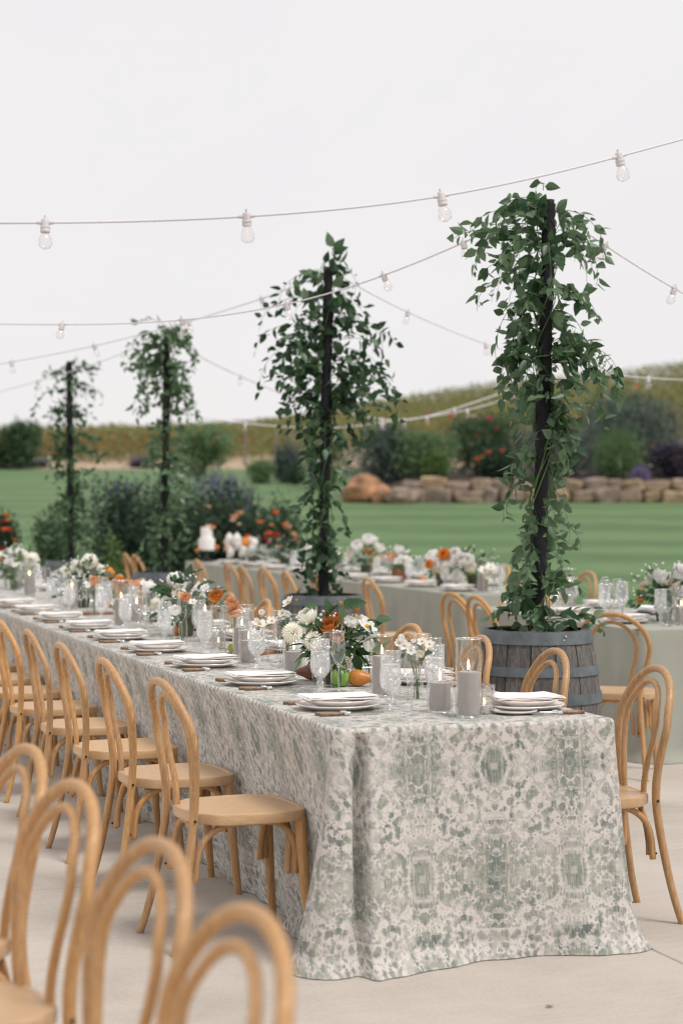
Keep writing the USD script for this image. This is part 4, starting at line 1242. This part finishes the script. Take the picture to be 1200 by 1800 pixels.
def pear(mat):
    def b(t):
        """Lying on its side, neck along +x."""
        v, f = lathe([(0, -.036), (.010, -.037), (.024, -.031), (.033, -.014), (.034, .002), (.029, .020), (.020, .038), (.0145, .052), (.0115, .062), (.006, .069), (0, .070)], 24)
        part(t, 'fruit', move((v, f), (0, 0, .0335), R=LAY), mat, True)
        part(t, 'stalk', move(tube([(0, 0, .067), (.002, 0, .078), (.007, .002, .088)], .0014, 5), (0, 0, .0335), R=LAY), 'stalk_brown')
    return b


def b_grapes(t):
    r = np.random.default_rng(4)
    sp = ico(.0105, 2)
    for k in range(26):
        u = k / 26
        a = r.uniform(0, 6.28)
        w = .028 * (1 - .55 * u)
        part(t, 'grape', move(sp, ((u - .5) * .12, math.cos(a) * w * r.uniform(.2, 1), .011 + abs(math.sin(a)) * w * .9)), 'grape_skin', True)
    part(t, 'stalk', tube([(-.075, 0, .04), (-.05, 0, .03), (0, 0, .025)], .0018, 5), 'stalk_brown')


def b_kiwi(t):
    v, f = lathe([(0, 0), (.014, .002), (.021, .012), (.0225, .022)], 20)
    part(t, 'skin', move((v, f), (.0, 0, .0225), R=LAY), 'kiwi_skin', True)
    part(t, 'flesh', move(lathe([(.0225, .022), (.021, .0228), (.006, .0232), (0, .0232)], 20), (0, 0, .0225), R=LAY), 'kiwi_flesh', True)


def b_board(t):
    o = spline([(.16, -.045), (.165, .04), (.08, .07), (-.05, .06), (-.15, .05), (-.165, -.03), (-.09, -.07), (.06, -.062), (.16, -.045)], 41)[:-1]
    part(t, 'board', loft(o, [(.98, 0), (1, .003), (1, .013), (.98, .016)]), 'board_wood', 40)


MAINT, LONGT, RIGHTT = 'printed table', 'long sage table', 'right sage table'


def setting(tname, i, sd, x, y, full=True):
    """A place laid at a table: sd -1 = left side (diner faces +x), +1 = right side."""
    rz = 0 if sd < 0 else PI
    lr = 'left' if sd < 0 else 'right'
    o = ORD[i]
    wp = lambda dx, dy, dz=0.: (x + (dx if sd < 0 else -dx), y + (dy if sd < 0 else -dy), ZT + .0005 + dz)
    j = lambda s=.006: r_.uniform(-s, s)
    where = f'{o} place, {lr} side of {tname}'
    place('charger', 'charger_plate', b_charger, f'off white lower plate, {where}', 'plate', f'lower plates on the {tname}', wp(0, 0))
    place('plate', 'dinner_plate', b_plate, f'white upper plate under a napkin, {where}', 'plate', f'upper plates on the {tname}', wp(j(), j(), .0125), r_.uniform(0, 6))
    place('menu', 'menu_card', b_menu, f'peach menu card under the napkin, {where}', 'menu card', f'menu cards on the {tname}', wp(-.012 + j(),   .004, .0385), rz + j(.05))
    place('napkin', 'napkin', b_napkin, f'folded white napkin on the plates, {where}', 'napkin', f'napkins on the {tname}', wp(j(), j(), .0402), rz + r_.uniform(-.13, .13))
    if full:
        place('knife', 'knife', b_knife, f'table knife with brown horn handle, {where}', 'knife', f'knives on the {tname}', wp(-.145 + j(.01), -.178), rz + j(.03))
        place('spoonknife', 'butter_knife', b_knife, f'smaller knife nearest the camera, {where}', 'knife', f'outer knives on the {tname}', wp(-.138 + j(.01), -.208), rz + j(.05))
        place('fork', 'fork', b_fork, f'fork with brown horn handle, {where}', 'fork', f'forks on the {tname}', wp(-.135 + j(.01), .178), rz + j(.03))
        place('fork', 'fork', b_fork, f'outer fork with brown horn handle, {where}', 'fork', f'outer forks on the {tname}', wp(-.14 + j(.01), .205), rz + j(.05))


def glasses(tname, i, sd, spots, skip=()):
    lr = 'left' if sd < 0 else 'right'
    o = ORD[i]
    for key, nm, b, lab, cat_, x, y in spots:
        place(key, nm, b, f'{lab}, {o} place, {lr} side of {tname}', cat_, f'{cat_.replace("glass", "glasse")}s on the {tname}', (x, y, ZT + .0005), r_.uniform(0, 6))


GOB = ('goblet', 'water_goblet', b_goblet, 'cut crystal goblet of iced water', 'goblet')
WIN = ('wine', 'wine_glass', b_wine, 'empty stemmed wine glass', 'wine glass')
WIN2 = ('wine', 'wine_glass', b_wine, 'outer wine glass', 'wine glass')
FLU = ('flute', 'champagne_flute', b_flute, 'empty champagne flute', 'champagne flute')
TUM = ('tumbler', 'tumbler', b_tumbler, 'clear tumbler of water', 'tumbler')
LY = [6.45, 7.40, 8.28, 9.17, 10.03, 10.88, 11.73, 12.58, 13.4]
for i, y in enumerate(LY):
    setting(MAINT, i, -1, 2.165, y)
    if i == 0: s = [(*GOB, 2.344, 6.391), (*FLU, 2.36, 6.225), (*WIN, 2.45, 6.50)]
    elif i == 1: s = [(*GOB, 2.291, 7.026), (*FLU, 2.371, 7.045), (*WIN, 2.40, 7.22)]
    else: s = [(*GOB, 2.36 + r_.uniform(-.02, .02), y - .15), (*FLU, 2.43, y - .27 + r_.uniform(-.03, .03)), (*WIN, 2.45 + r_.uniform(-.02, .02), y - .02 + r_.uniform(-.04, .04))]
    glasses(MAINT, i, -1, s)
RY = [6.24, 7.27, 8.12, 8.97, 9.82, 10.67, 11.5, 12.35, 13.2, 14.05, 14.9, 15.75, 16.6]
for i, y in enumerate(RY):
    setting(MAINT, i, 1, 2.785, y)
    glasses(MAINT, i, 1, [(*GOB, 2.60 + r_.uniform(-.02, .02), y + .19), (*FLU, 2.55, y + .33), (*WIN, 2.62 + r_.uniform(-.02, .02), y + .30)] if i else [(*GOB, 2.60, 6.62), (*WIN, 2.665, 6.80), (*WIN2, 2.70, 7.02), (*FLU, 2.70, 6.55)])
place('bread', 'bread_plate', b_bread, 'small white bread plate beside the silver votive at the near end', 'plate', None, (2.70, 6.12, ZT + .0005))
for i, y in enumerate((14.55, 15.4, 16.25, 17.1, 17.95, 18.8, 19.7, 20.6, 21.5)):
    for sd, x in ((-1, 5.92), (1, 6.52)):
        setting(LONGT, i, sd, x, y, False)
        glasses(LONGT, i, sd, [(*GOB, x - sd * .17, y + sd * .13), (*WIN, x - sd * .25, y + sd * .22), (*FLU, x - sd * .21, y + sd * .30), (*WIN2, x - sd * .14, y + sd * .38)])
for i, y in enumerate((10.45, 11.2, 11.95)):
    for sd, x in ((-1, 5.33), (1, 5.93)):
        setting(RIGHTT, i, sd, x, y, False)
        glasses(RIGHTT, i, sd, [(*GOB, x - sd * .17, y + sd * .13), (*WIN, x - sd * .25, y + sd * .22), (*FLU, x - sd * .21, y + sd * .30), (*WIN2, x - sd * .10, y + sd * .34), (*TUM, x - sd * .24, y + sd * .05)])

# candles in glass cylinders
def lamp(x, y, kind, where, off=(0, 0)):
    r, h, ch = {'tall': (.0435, .265, .145), 'mid': (.046, .150, .095), 'slim': (.0445, .225, .140)}[kind]
    size = {'tall': 'tall', 'mid': 'short', 'slim': 'medium'}[kind]
    place('hurr' + kind, 'glass_cylinder', hurricane(r, h), f'{size} glass cylinder, {where}', 'candle glass', 'glass cylinders round the candles', (x, y, ZT + .0005))
    place('cand' + kind, 'pillar_candle', candle(.0375, ch), f'{size} lit grey candle, {where}', 'candle', 'grey pillar candles', (x + off[0], y + off[1], ZT + .0085))


lamp(2.513, 6.085, 'tall', 'nearest the camera on the printed table')
lamp(2.475, 6.25, 'mid', 'left of the tallest near candle')
lamp(2.485, 6.87, 'slim', 'right of the orange pear on the printed table')
lamp(2.40, 7.72, 'mid', 'beside the dahlia bud vase on the printed table')
lamp(2.43, 8.62, 'slim', 'in front of the second flower pot on the printed table')
lamp(2.40, 8.40, 'mid', 'beside the green apple and grapes')
lamp(2.55, 9.75, 'tall', 'short of the second flower pot on the printed table')
lamp(2.42, 11.2, 'tall', 'third cluster along the printed table')
lamp(2.58, 11.5, 'mid', 'third cluster along the printed table')
lamp(2.45, 12.9, 'slim', 'short of the third flower pot on the printed table')
lamp(2.5, 14.9, 'tall', 'beyond the third flower pot on the printed table')
lamp(6.05, 14.35, 'tall', 'near left end of the long sage table')
lamp(6.35, 16.9, 'tall', 'middle of the long sage table')
lamp(6.2, 18.4, 'tall', 'towards the cake on the long sage table')
lamp(5.75, 12.1, 'tall', 'far end of the right sage table')
lamp(5.6, 10.25, 'mid', 'near end of the right sage table')
for i, (x, y, w) in enumerate(((2.60, 6.155, 'beside the tallest near candle'), (2.44, 7.48, 'beside the dahlia bud vase'), (2.5, 9.3, 'beside the second flower pot'), (5.66, 10.6, 'on the right sage table'))):
    place('votive', 'votive_holder', b_votive, f'speckled silver glass votive with a small flame, {w}', 'votive', 'silver votives', (x, y, ZT + .0005), i)

# fruit and boards
FR = [('apple', 'green_apple', b_apple, 'green apple in front of the nearest flower pot', 'apple', on(598, 1207, ZT), .3), ('pearo', 'pear', pear('pear_skin'), 'golden orange pear on its side right of the green apple', 'pear', on(629, 1207, ZT), -.5), ('pearb', 'pear', pear('pear_brown'), 'brown pear left of the nearest flower pot', 'pear', on(548, 1196, ZT), 2.6),
      ('apple', 'green_apple', b_apple, 'green apple on the wooden board with grapes', 'apple', on(422, 1144, ZT) + [0, 0, .017], 1.), ('pearo', 'pear', pear('pear_skin'), 'orange pear in front of the second flower pot', 'pear', on(316, 1118, ZT), .2),
      ('kiwi', 'kiwi_half', b_kiwi, 'halved kiwi on the wooden board with grapes', 'kiwi', on(411, 1154, ZT) + [0, 0, .017], -2.2), ('board', 'cutting_board', b_board, 'dark wooden board under apple and grapes', 'cutting board', on(432, 1152, ZT), .5), ('grapes', 'grape_bunch', b_grapes, 'bunch of black grapes on the wooden board', 'grapes', on(443, 1150, ZT) + [0, 0, .017], .4),
      ('board', 'cutting_board', b_board, 'dark wooden board before the third flower pot', 'cutting board', on(190, 1080, ZT), .2), ('kiwi', 'kiwi_half', b_kiwi, 'halved kiwi on the board before the third flower pot', 'kiwi', on(200, 1077, ZT) + [0, 0, .017], -1.4), ('pearo', 'pear', pear('pear_skin'), 'orange pear on the board before the third flower pot', 'pear', on(187, 1074, ZT) + [0, 0, .017], 1.2),
      ('grapes', 'grape_bunch', b_grapes, 'bunch of black grapes on the right sage table', 'grapes', V3(5.72, 10.95, ZT), .4), ('pearo', 'pear', pear('pear_skin'), 'orange pear on the long sage table by its brown pot', 'pear', V3(6.15, 15.95, ZT), 1.), ('board', 'cutting_board', b_board, 'dark wooden board near the end of the long sage table', 'cutting board', V3(6.15, 15.0, ZT), 1.)]
for key, nm, b, lab, cat_, p, rz in FR:
    place(key, nm, b, lab, cat_, 'fruit and boards along the tables', (p[0], p[1], p[2] + .0005), rz)


# ------------------------------------------------------------------ flowers
HEAD = {'dahlia': DAHLIA, 'rose': ROSE, 'peony': PEONY, 'anemone': ANEMONE}


def face(d):
    """Rotation turning local +z towards d."""
    z = unit(np.asarray(d, float))
    x = unit(np.cross([0.3, 1., .2], z))
    return np.stack([x, np.cross(z, x), z], 1)


def bloom(t, kind, c, r, mat, d, o=(0, 0, 0)):
    b = part(t, kind + '_bloom', move(HEAD[kind], np.asarray(c) - o, s=r * 1.12, R=face(d)), mat, kind != 'dahlia' and 60)
    if kind == 'anemone':
        part(b, 'flower_centre', move(ico(r * .22, 1), np.asarray(c) - o + unit(np.asarray(d, float)) * r * .12), 'seed_yellow', True)


POT = lathe([(0, 0), (.040, 0), (.044, .004), (.050, .055), (.055, .112), (.051, .112), (.046, .06), (.0, .05)], 24)


def arrangement(label, p, blooms, seed, pot='olive_pot', leaves=60, spread=.16, tall=.24, singles=False, extra=()):
    """Blooms: (kind, offset or point, radius, material). The origin is the foot of the pot."""
    r = np.random.default_rng(seed)
    o = V3(p[0], p[1], ZT + .0005)
    t = thing('flower_arrangement', label, 'flower arrangement', 'flower arrangements on the tables', o)
    part(t, 'pot', POT, pot, 40)
    st = []
    mouth = V3(0, 0, .10)
    for kind, c, rad, mat in blooms:
        c = np.asarray(c, float) - (o if np.linalg.norm(np.asarray(c)) > 1.5 else 0)
        d = unit(c - V3(0, 0, .06)) + unit(CAM - o) * .35
        bloom(t, kind, c, rad, mat, d)
        st.append(tube(spline([mouth * .6, mouth + V3(*(c[:2] * .25), .02), c - unit(d) * rad * .4], 8), .0022, 5))
    part(t, 'stems', cat(st), 'stalk_green', True)
    n = leaves
    a, e = r.uniform(0, 2 * PI, n), r.uniform(-.35, 1.25, n)
    d = np.stack([np.cos(a) * np.cos(e), np.sin(a) * np.cos(e), np.sin(e)], -1)
    cam_ = unit(V3(*(CAM - o)[:2], 0))
    front = np.where((d @ cam_ > .25) & (e > .05), .45, 1.)      # leaves stay behind the open blooms
    pos = V3(0, 0, .14) + front[:, None] * d * V3(spread, spread, tall * .62) * r.uniform(.35, 1.0, n)[:, None]
    ax = d + r.normal(size=(n, 3)) * .45 + [0, 0, -.15]
    nm = r.normal(size=(n, 3)) * .6 + [0, 0, 1.]
    sc = r.uniform(.04, .078, n)
    pos, ax, nm, sc = list(pos), list(ax), list(nm), list(sc)
    for c, dx, s in extra:
        pos.append(np.asarray(c) - o); ax.append(dx); nm.append(unit(CAM - o) * .8 + r.normal(size=3) * .4 + [0, 0, .4]); sc.append(s)
    pos, ax, nm, sc = map(np.array, (pos, ax, nm, sc))
    if singles:
        for q in range(len(pos)): part(t, 'leaf', scatter(LEAF if q % 3 else LEAF_NARROW, pos[q:q + 1], ax[q:q + 1], nm[q:q + 1], sc[q:q + 1] * (1 if q % 3 else 1.35)), 'table_leaf', True)
    else: part(t, 'leaves', scatter(LEAF, pos, ax, nm, sc), 'table_leaf', kind='stuff')
    nb = 40
    a, e = r.uniform(0, 2 * PI, nb), r.uniform(.1, 1.3, nb)
    q = V3(0, 0, .14) + np.stack([np.cos(a) * np.cos(e) * spread, np.sin(a) * np.cos(e) * spread, np.sin(e) * tall * .7], -1) * r.uniform(.8, 1.12, nb)[:, None]
    bv, bf = ico(1., 0)
    part(t, 'small_buds', scatter((bv, bf), q, r.normal(size=(nb, 3)), r.normal(size=(nb, 3)), r.uniform(.0035, .008, nb)), 'petal_white', kind='stuff')
    w = []
    for k in range(16): w.append(tube(spline([mouth, (mouth + q[k]) / 2 + [0, 0, .015], q[k]], 6), .0011, 4))
    part(t, 'sprigs', cat(w), 'stalk_green', True)
    return t


DM = 7.72
AM = lambda x, y, dz=0.: at(x, y, DM + dz)
arrangement('large arrangement of cream dahlias, rust roses and leaves nearest the camera', on(592, 1203, ZT), [
    ('peony', AM(541, 1083), .037, 'petal_cream'), ('dahlia', AM(551, 1127, -.06), .042, 'petal_cream'), ('rose', AM(586, 1088), .030, 'petal_rust'), ('rose', AM(577, 1101, -.04), .032, 'petal_rust'),
    ('rose', AM(592, 1120, -.07), .026, 'petal_peach'), ('peony', AM(616, 1094), .026, 'petal_white'), ('anemone', AM(644, 1102, -.03), .040, 'petal_white'), ('rose', AM(648, 1135, -.03), .026, 'petal_white'), ('rose', AM(655, 1112, -.0), .022, 'petal_cream'),
    ('rose', AM(606, 1167, -.09), .024, 'petal_cream'), ('rose', AM(626, 1069, .02), .013, 'petal_orange'), ('rose', AM(602, 1060, .02), .010, 'petal_orange'), ('rose', AM(628, 1118), .020, 'petal_white'), ('peony', AM(566, 1095, .06), .024, 'petal_cream'),
    ('rose', AM(640, 1088, .05), .018, 'petal_white')], 101, leaves=150, spread=.17, tall=.21, singles=True, extra=[
    (AM(555, 1085, -.05), unit(RT * .4 - UP * .6), .07), (AM(600, 1066), unit(RT * .9 + UP * .3), .08), (AM(612, 1062), unit(RT + UP * .1), .075), (AM(598, 1078), unit(UP - RT * .2), .06), (AM(577, 1078), unit(UP * .9 - RT * .1), .065), (AM(560, 1068), unit(-RT + UP * .2), .06), (AM(640, 1150, -.05), unit(RT * .4 - UP), .075), (AM(625, 1150, -.05), unit(RT * .2 - UP), .08), (AM(645, 1130), unit(RT - UP * .2), .075), (AM(650, 1142), unit(RT * .6 - UP * .7), .075), (AM(660, 1090), unit(RT + UP * .15), .07), (AM(640, 1100), unit(RT * .9 + UP * .2), .075), (AM(535, 1118, -.05), unit(RT * .3 + UP * .4), .06), (AM(536, 1130, -.05), unit(RT - UP * .3), .06), (AM(605, 1140, -.06), unit(-UP + RT * .3), .07), (AM(600, 1095, -.05), unit(UP + RT * .1), .06)])
# second one and the rest
DM = 10.9
arrangement('white anemones and ranunculus in the second flower pot from the camera', on(325, 1118, ZT), [
    ('peony', AM(308, 1020), .042, 'petal_white'), ('anemone', AM(318, 1031, -.05), .040, 'petal_white'), ('rose', AM(316, 1048), .036, 'petal_white'), ('peony', AM(347, 1038), .036, 'petal_white'), ('peony', AM(353, 1057), .040, 'petal_white'), ('rose', AM(338, 1050), .026, 'petal_white'),
    ('rose', AM(324, 1068, -.08), .026, 'petal_blush'), ('rose', AM(303, 1053, -.04), .028, 'petal_blush'), ('rose', AM(275, 1060), .026, 'petal_cream'), ('rose', AM(262, 1034), .030, 'petal_white'), ('rose', AM(349, 1072), .030, 'petal_cream'), ('rose', AM(340, 1060), .020, 'petal_blush')], 102, leaves=110, spread=.2, tall=.3,
    extra=[(AM(284, 1052), unit(UP - RT * .2), .09), (AM(290, 1048), unit(RT * .4 + UP), .09), (AM(278, 1040), unit(UP * .6 - RT), .08), (AM(290, 1060), unit(-RT * .3 - UP * .6), .09), (AM(330, 1018), unit(UP + RT * .2), .09), (AM(336, 1010), unit(UP * .6 + RT), .08)])
DM = 14.3
arrangement('cream dahlias high on stems in the third flower pot from the camera', on(145, 1068, ZT), [
    ('dahlia', AM(117, 1004), .050, 'petal_cream'), ('peony', AM(138, 994), .046, 'petal_cream'), ('peony', AM(157, 988), .050, 'petal_cream'), ('anemone', AM(146, 1012), .042, 'petal_white'), ('rose', AM(176, 999), .024, 'petal_cream'), ('rose', AM(180, 1010), .030, 'petal_white'), ('rose', AM(191, 1007), .034, 'petal_orange'), ('rose', AM(172, 1016), .030, 'petal_blush'), ('rose', AM(128, 1020), .034, 'petal_white'), ('rose', AM(160, 1020), .030, 'petal_white')], 103, leaves=90, spread=.2, tall=.32)
DM = 17.1
arrangement('white blooms at the far left end of the printed table', on(28, 1036, ZT), [
    ('peony', AM(8, 983), .060, 'petal_white'), ('peony', AM(25, 974), .055, 'petal_white'), ('peony', AM(38, 977), .046, 'petal_white'), ('peony', AM(55, 985), .058, 'petal_cream'), ('rose', AM(58, 998), .05, 'petal_white'), ('rose', AM(30, 992), .05, 'petal_white'), ('rose', AM(-8, 990), .05, 'petal_white'), ('rose', AM(44, 1000), .045, 'petal_cream')], 104, leaves=80, spread=.22, tall=.34)
DM = 15.9
arrangement('mixed white and orange flowers in a dark pot on the long sage table', V3(6.22, 14.95, ZT), [
    ('rose', AM(781, 975), .045, 'petal_orange'), ('peony', AM(777, 993), .05, 'petal_white'), ('peony', AM(790, 985), .05, 'petal_white'), ('peony', AM(800, 974), .045, 'petal_white'), ('rose', AM(812, 983), .05, 'petal_white'), ('rose', AM(822, 985), .05, 'petal_white'), ('dahlia', AM(778, 1000), .05, 'petal_cream'), ('rose', AM(767, 992), .045, 'petal_white'), ('rose', AM(804, 1012), .045, 'petal_white'), ('rose', AM(826, 996), .045, 'petal_cream'), ('rose', AM(755, 992), .035, 'petal_orange')], 105, leaves=100, spread=.24, tall=.32)
arrangement('small brown copper pot of white flowers on the long sage table', V3(6.10, 16.35, ZT), [
    ('anemone', V3(-.03, -.02, .18), .05, 'petal_white'), ('anemone', V3(.05, -.03, .2), .05, 'petal_white'), ('rose', V3(0, .02, .22), .04, 'petal_white'), ('rose', V3(.03, -.06, .16), .03, 'petal_cream')], 106, pot='copper_pot', leaves=26, spread=.10, tall=.16)
arrangement('tall white arrangement near the vine leaves on the long sage table', V3(6.2, 17.6, ZT), [
    ('peony', V3(-.1, -.05, .30), .055, 'petal_white'), ('peony', V3(.0, -.08, .36), .055, 'petal_white'), ('rose', V3(.12, -.05, .28), .05, 'petal_white'), ('rose', V3(.05, .05, .25), .045, 'petal_orange'), ('rose', V3(-.16, 0, .22), .045, 'petal_cream'), ('peony', V3(.1, .1, .36), .05, 'petal_white')], 107, leaves=70, spread=.2, tall=.34)
DM = 21.2
arrangement('white and peach flowers beside the cake on the long sage table', V3(6.15, 20.1, ZT), [
    ('peony', AM(402, 948), .06, 'petal_white'), ('peony', AM(415, 950), .07, 'petal_white'), ('peony', AM(428, 968), .07, 'petal_white'), ('peony', AM(443, 967), .065, 'petal_white'), ('rose', AM(431, 956), .06, 'petal_orange'), ('rose', AM(405, 970), .065, 'petal_white'), ('rose', AM(446, 956), .055, 'petal_white'), ('rose', AM(400, 960), .055, 'petal_blush'), ('rose', AM(418, 958), .06, 'petal_white')], 108, leaves=90, spread=.26, tall=.34)
DM = 11.9
arrangement('lush white and blush flowers with one orange bloom on the right sage table', on(1166, 1092, ZT), [
    ('rose', AM(1155, 1010), .045, 'petal_white'), ('peony', AM(1157, 1022), .04, 'petal_white'), ('peony', AM(1200, 1005), .06, 'petal_white'), ('peony', AM(1190, 1018), .05, 'petal_white'), ('peony', AM(1184, 1034), .06, 'petal_blush'), ('anemone', AM(1170, 1044), .05, 'petal_white'), ('rose', AM(1127, 1045), .03, 'petal_orange'), ('rose', AM(1126, 1054), .026, 'petal_orange'), ('rose', AM(1132, 1026), .03, 'petal_blush'), ('rose', AM(1176, 1013), .035, 'petal_white'), ('rose', AM(1172, 1024), .036, 'petal_cream'), ('rose', AM(1196, 1048), .05, 'petal_white'), ('peony', AM(1215, 1030), .06, 'petal_white')], 109, leaves=110, spread=.24, tall=.32)


def bud_vase(label, p, blooms, seed, h=.115, r=.022):
    rr = np.random.default_rng(seed)
    o = V3(p[0], p[1], ZT + .0005)
    t = thing('bud_vase', label, 'bud vase', 'glass bud vases on the tables', o)
    part(t, 'vase', lathe([(0, 0), (r, 0), (r, .003), (r, h - .001), (r + .0005, h), (r - .0015, h), (r - .0014, h - .002)], 24), 'clear_glass', 45)
    st, lf = [], []
    for kind, c, rad, mat in blooms:
        c = np.asarray(c, float) - (o if np.linalg.norm(np.asarray(c)) > 1.5 else 0)
        d = V3(0, 0, .8) + unit(CAM - o) * .8 + rr.normal(size=3) * .3
        bloom(t, kind, c, rad, mat, d)
        b = V3(*rr.uniform(-.6, .6, 2) * r, .014)
        q = V3(c[0] * .2, c[1] * .2, h)
        s = spline([b, q, (q + c) / 2 + V3(0, 0, .01), c - unit(d) * rad * .3], 12)
        st.append(tube(s, .0014, 5))
        lf += [(s[k], rr.normal(size=3) + [0, 0, .3], rr.normal(size=3), rr.uniform(.02, .038)) for k in (6, 7, 8, 9)]
    part(t, 'stems', cat(st), 'stalk_green', True)
    part(t, 'leaves', scatter(LEAF, *[np.array([l[k] for l in lf]) for k in range(4)]), 'sage_leaf', kind='stuff')


DM = 7.75
bud_vase('bud vase with a cream dahlia and an anemone left of the large arrangement', on(505, 1172, ZT), [('dahlia', AM(515, 1112, -.1), .042, 'petal_cream'), ('anemone', AM(507, 1059), .028, 'petal_white'), ('rose', AM(497, 1085), .012, 'petal_white'), ('rose', AM(505, 1080), .012, 'petal_white'), ('rose', AM(489, 1088), .010, 'petal_white'), ('anemone', AM(496, 1078), .018, 'petal_white'), ('rose', AM(521, 1054), .005, 'seed_yellow'), ('rose', AM(492, 1068), .005, 'seed_yellow')], 201)
DM = 6.75
bud_vase('bud vase with small white cosmos between the near candles', on(733, 1236, ZT), [('rose', AM(705, 1122), .012, 'petal_white'), ('anemone', AM(711, 1135), .020, 'petal_white'), ('anemone', AM(722, 1143), .018, 'petal_white'), ('anemone', AM(742, 1128), .018, 'petal_white'), ('anemone', AM(755, 1133), .018, 'petal_white'), ('rose', AM(738, 1150), .012, 'petal_cream'), ('rose', AM(727, 1127), .008, 'petal_white'), ('anemone', AM(701, 1131), .016, 'petal_white')], 202)
DM = 9.0
bud_vase('bud vase with orange roses behind the grey candles', on(412, 1120, ZT), [('rose', AM(381, 1046), .026, 'petal_rust'), ('rose', AM(413, 1075), .030, 'petal_peach'), ('rose', AM(407, 1060), .026, 'petal_peach'), ('rose', AM(376, 1052), .024, 'petal_orange'), ('rose', AM(362, 1032, .2), .014, 'petal_white')], 203)
DM = 8.1
bud_vase('bud vase with a white cosmos behind the second goblet', on(462, 1150, ZT), [('anemone', AM(456, 1098), .034, 'petal_white'), ('rose', AM(460, 1077), .012, 'petal_white'), ('anemone', AM(478, 1092), .022, 'petal_white')], 204)
DM = 12.6
bud_vase('bud vase with orange roses short of the third flower pot', on(232, 1082, ZT), [('rose', AM(238, 1026), .040, 'petal_peach'), ('rose', AM(208, 1030), .04, 'petal_peach'), ('rose', AM(212, 1020), .03, 'petal_orange')], 205)
DM = 15.3
bud_vase('bud vase of white sprigs at the near end of the long sage table', V3(6.02, 14.2, ZT), [('anemone', AM(851, 1004), .05, 'petal_white'), ('anemone', AM(862, 998), .045, 'petal_white'), ('rose', AM(857, 1012), .035, 'petal_cream'), ('rose', AM(868, 1003), .03, 'petal_white')], 206)

q = on(960, 1773, 0)
solo('fallen_leaf', scatter(LEAF, np.array([[q[0], q[1], .006]]), np.array([[1., .4, 0]]), np.array([[0, .1, 1.]]), .03), 'stalk_brown', 'tiny dry brown leaf lying on the paving at the bottom right', 'leaf')

# cake
CK = V3(5.89, 22.45, ZT + .0005)
t = thing('cake_stand', 'dark pedestal stand under the white cake', 'cake stand', None, CK)
part(t, 'stand', lathe([(0, 0), (.09, 0), (.09, .01), (.03, .03), (.022, .09), (.03, .12), (.135, .132), (.135, .142), (0, .142)], 32), 'cake_stand_dark', 40)
t = thing('wedding_cake', 'two tier white cake with orange flowers at the far end', 'cake', None, CK + [0, 0, .1425])
part(t, 'tier', lathe([(0, 0), (.098, 0), (.099, .005), (.098, .135), (.093, .142), (0, .142)], 40), 'icing', 45)
part(t, 'tier', lathe([(0, .1425), (.070, .1425), (.071, .146), (.070, .268), (.066, .274), (0, .274)], 40), 'icing', 45)
for q, rad, mat in ((V3(.06, -.06, .275), .035, 'petal_peach'), (V3(.02, -.03, .285), .04, 'petal_blush'), (V3(.1, -.03, .04), .04, 'petal_orange'), (V3(.12, .02, .02), .035, 'petal_orange'), (V3(-.12, -.04, .0), .035, 'petal_orange')):
    part(t, 'flower', move(ROSE, q, s=rad), mat, 60)

# more bud vases and low posies between the large pots
r_ = np.random.default_rng(33)
spots = [(2.40, 9.62, 'between the second and third table clusters', 'petal_peach'), (2.56, 11.05, 'by the third cluster of candles', 'petal_white'), (2.44, 12.1, 'beyond the third cluster of candles', 'petal_peach'), (2.55, 13.2, 'just before the tall cream dahlias', 'petal_white'), (2.45, 15.3, 'past the tall cream dahlias', 'petal_white'), (2.52, 16.2, 'towards the far end of the printed table', 'petal_peach')]
for k, (x, y, w, m) in enumerate(spots):
    fl = [('rose' if q % 2 else 'anemone', V3(r_.uniform(-.06, .06), r_.uniform(-.06, .06), r_.uniform(.17, .26)), r_.uniform(.016, .030), m if q < 2 else 'petal_white') for q in range(5)]
    bud_vase(f'small bud vase {w}, {"peach" if m == "petal_peach" else "white"} flowers', (x, y), fl, 300 + k)
for k, (x, y, w, m) in enumerate([(6.15, 15.5, 'next to the near dark board', 'petal_white'), (6.3, 17.0, 'in the middle of the table', 'petal_peach'), (6.12, 18.9, 'past the middle of the table', 'petal_white'), (6.3, 19.4, 'short of the flowers by the cake', 'petal_orange'), (6.1, 21.2, 'close to the cake', 'petal_peach')]):
    fl = [('rose' if q % 2 else 'peony', V3(r_.uniform(-.10, .10), r_.uniform(-.10, .10), r_.uniform(.16, .30)), r_.uniform(.028, .045), m if q < 2 else 'petal_white') for q in range(7)]
    arrangement(f'low posy on the long sage table, {w}', V3(x, y, ZT), fl, 320 + k, pot='copper_pot' if k % 2 else 'olive_pot', leaves=46, spread=.15, tall=.26)
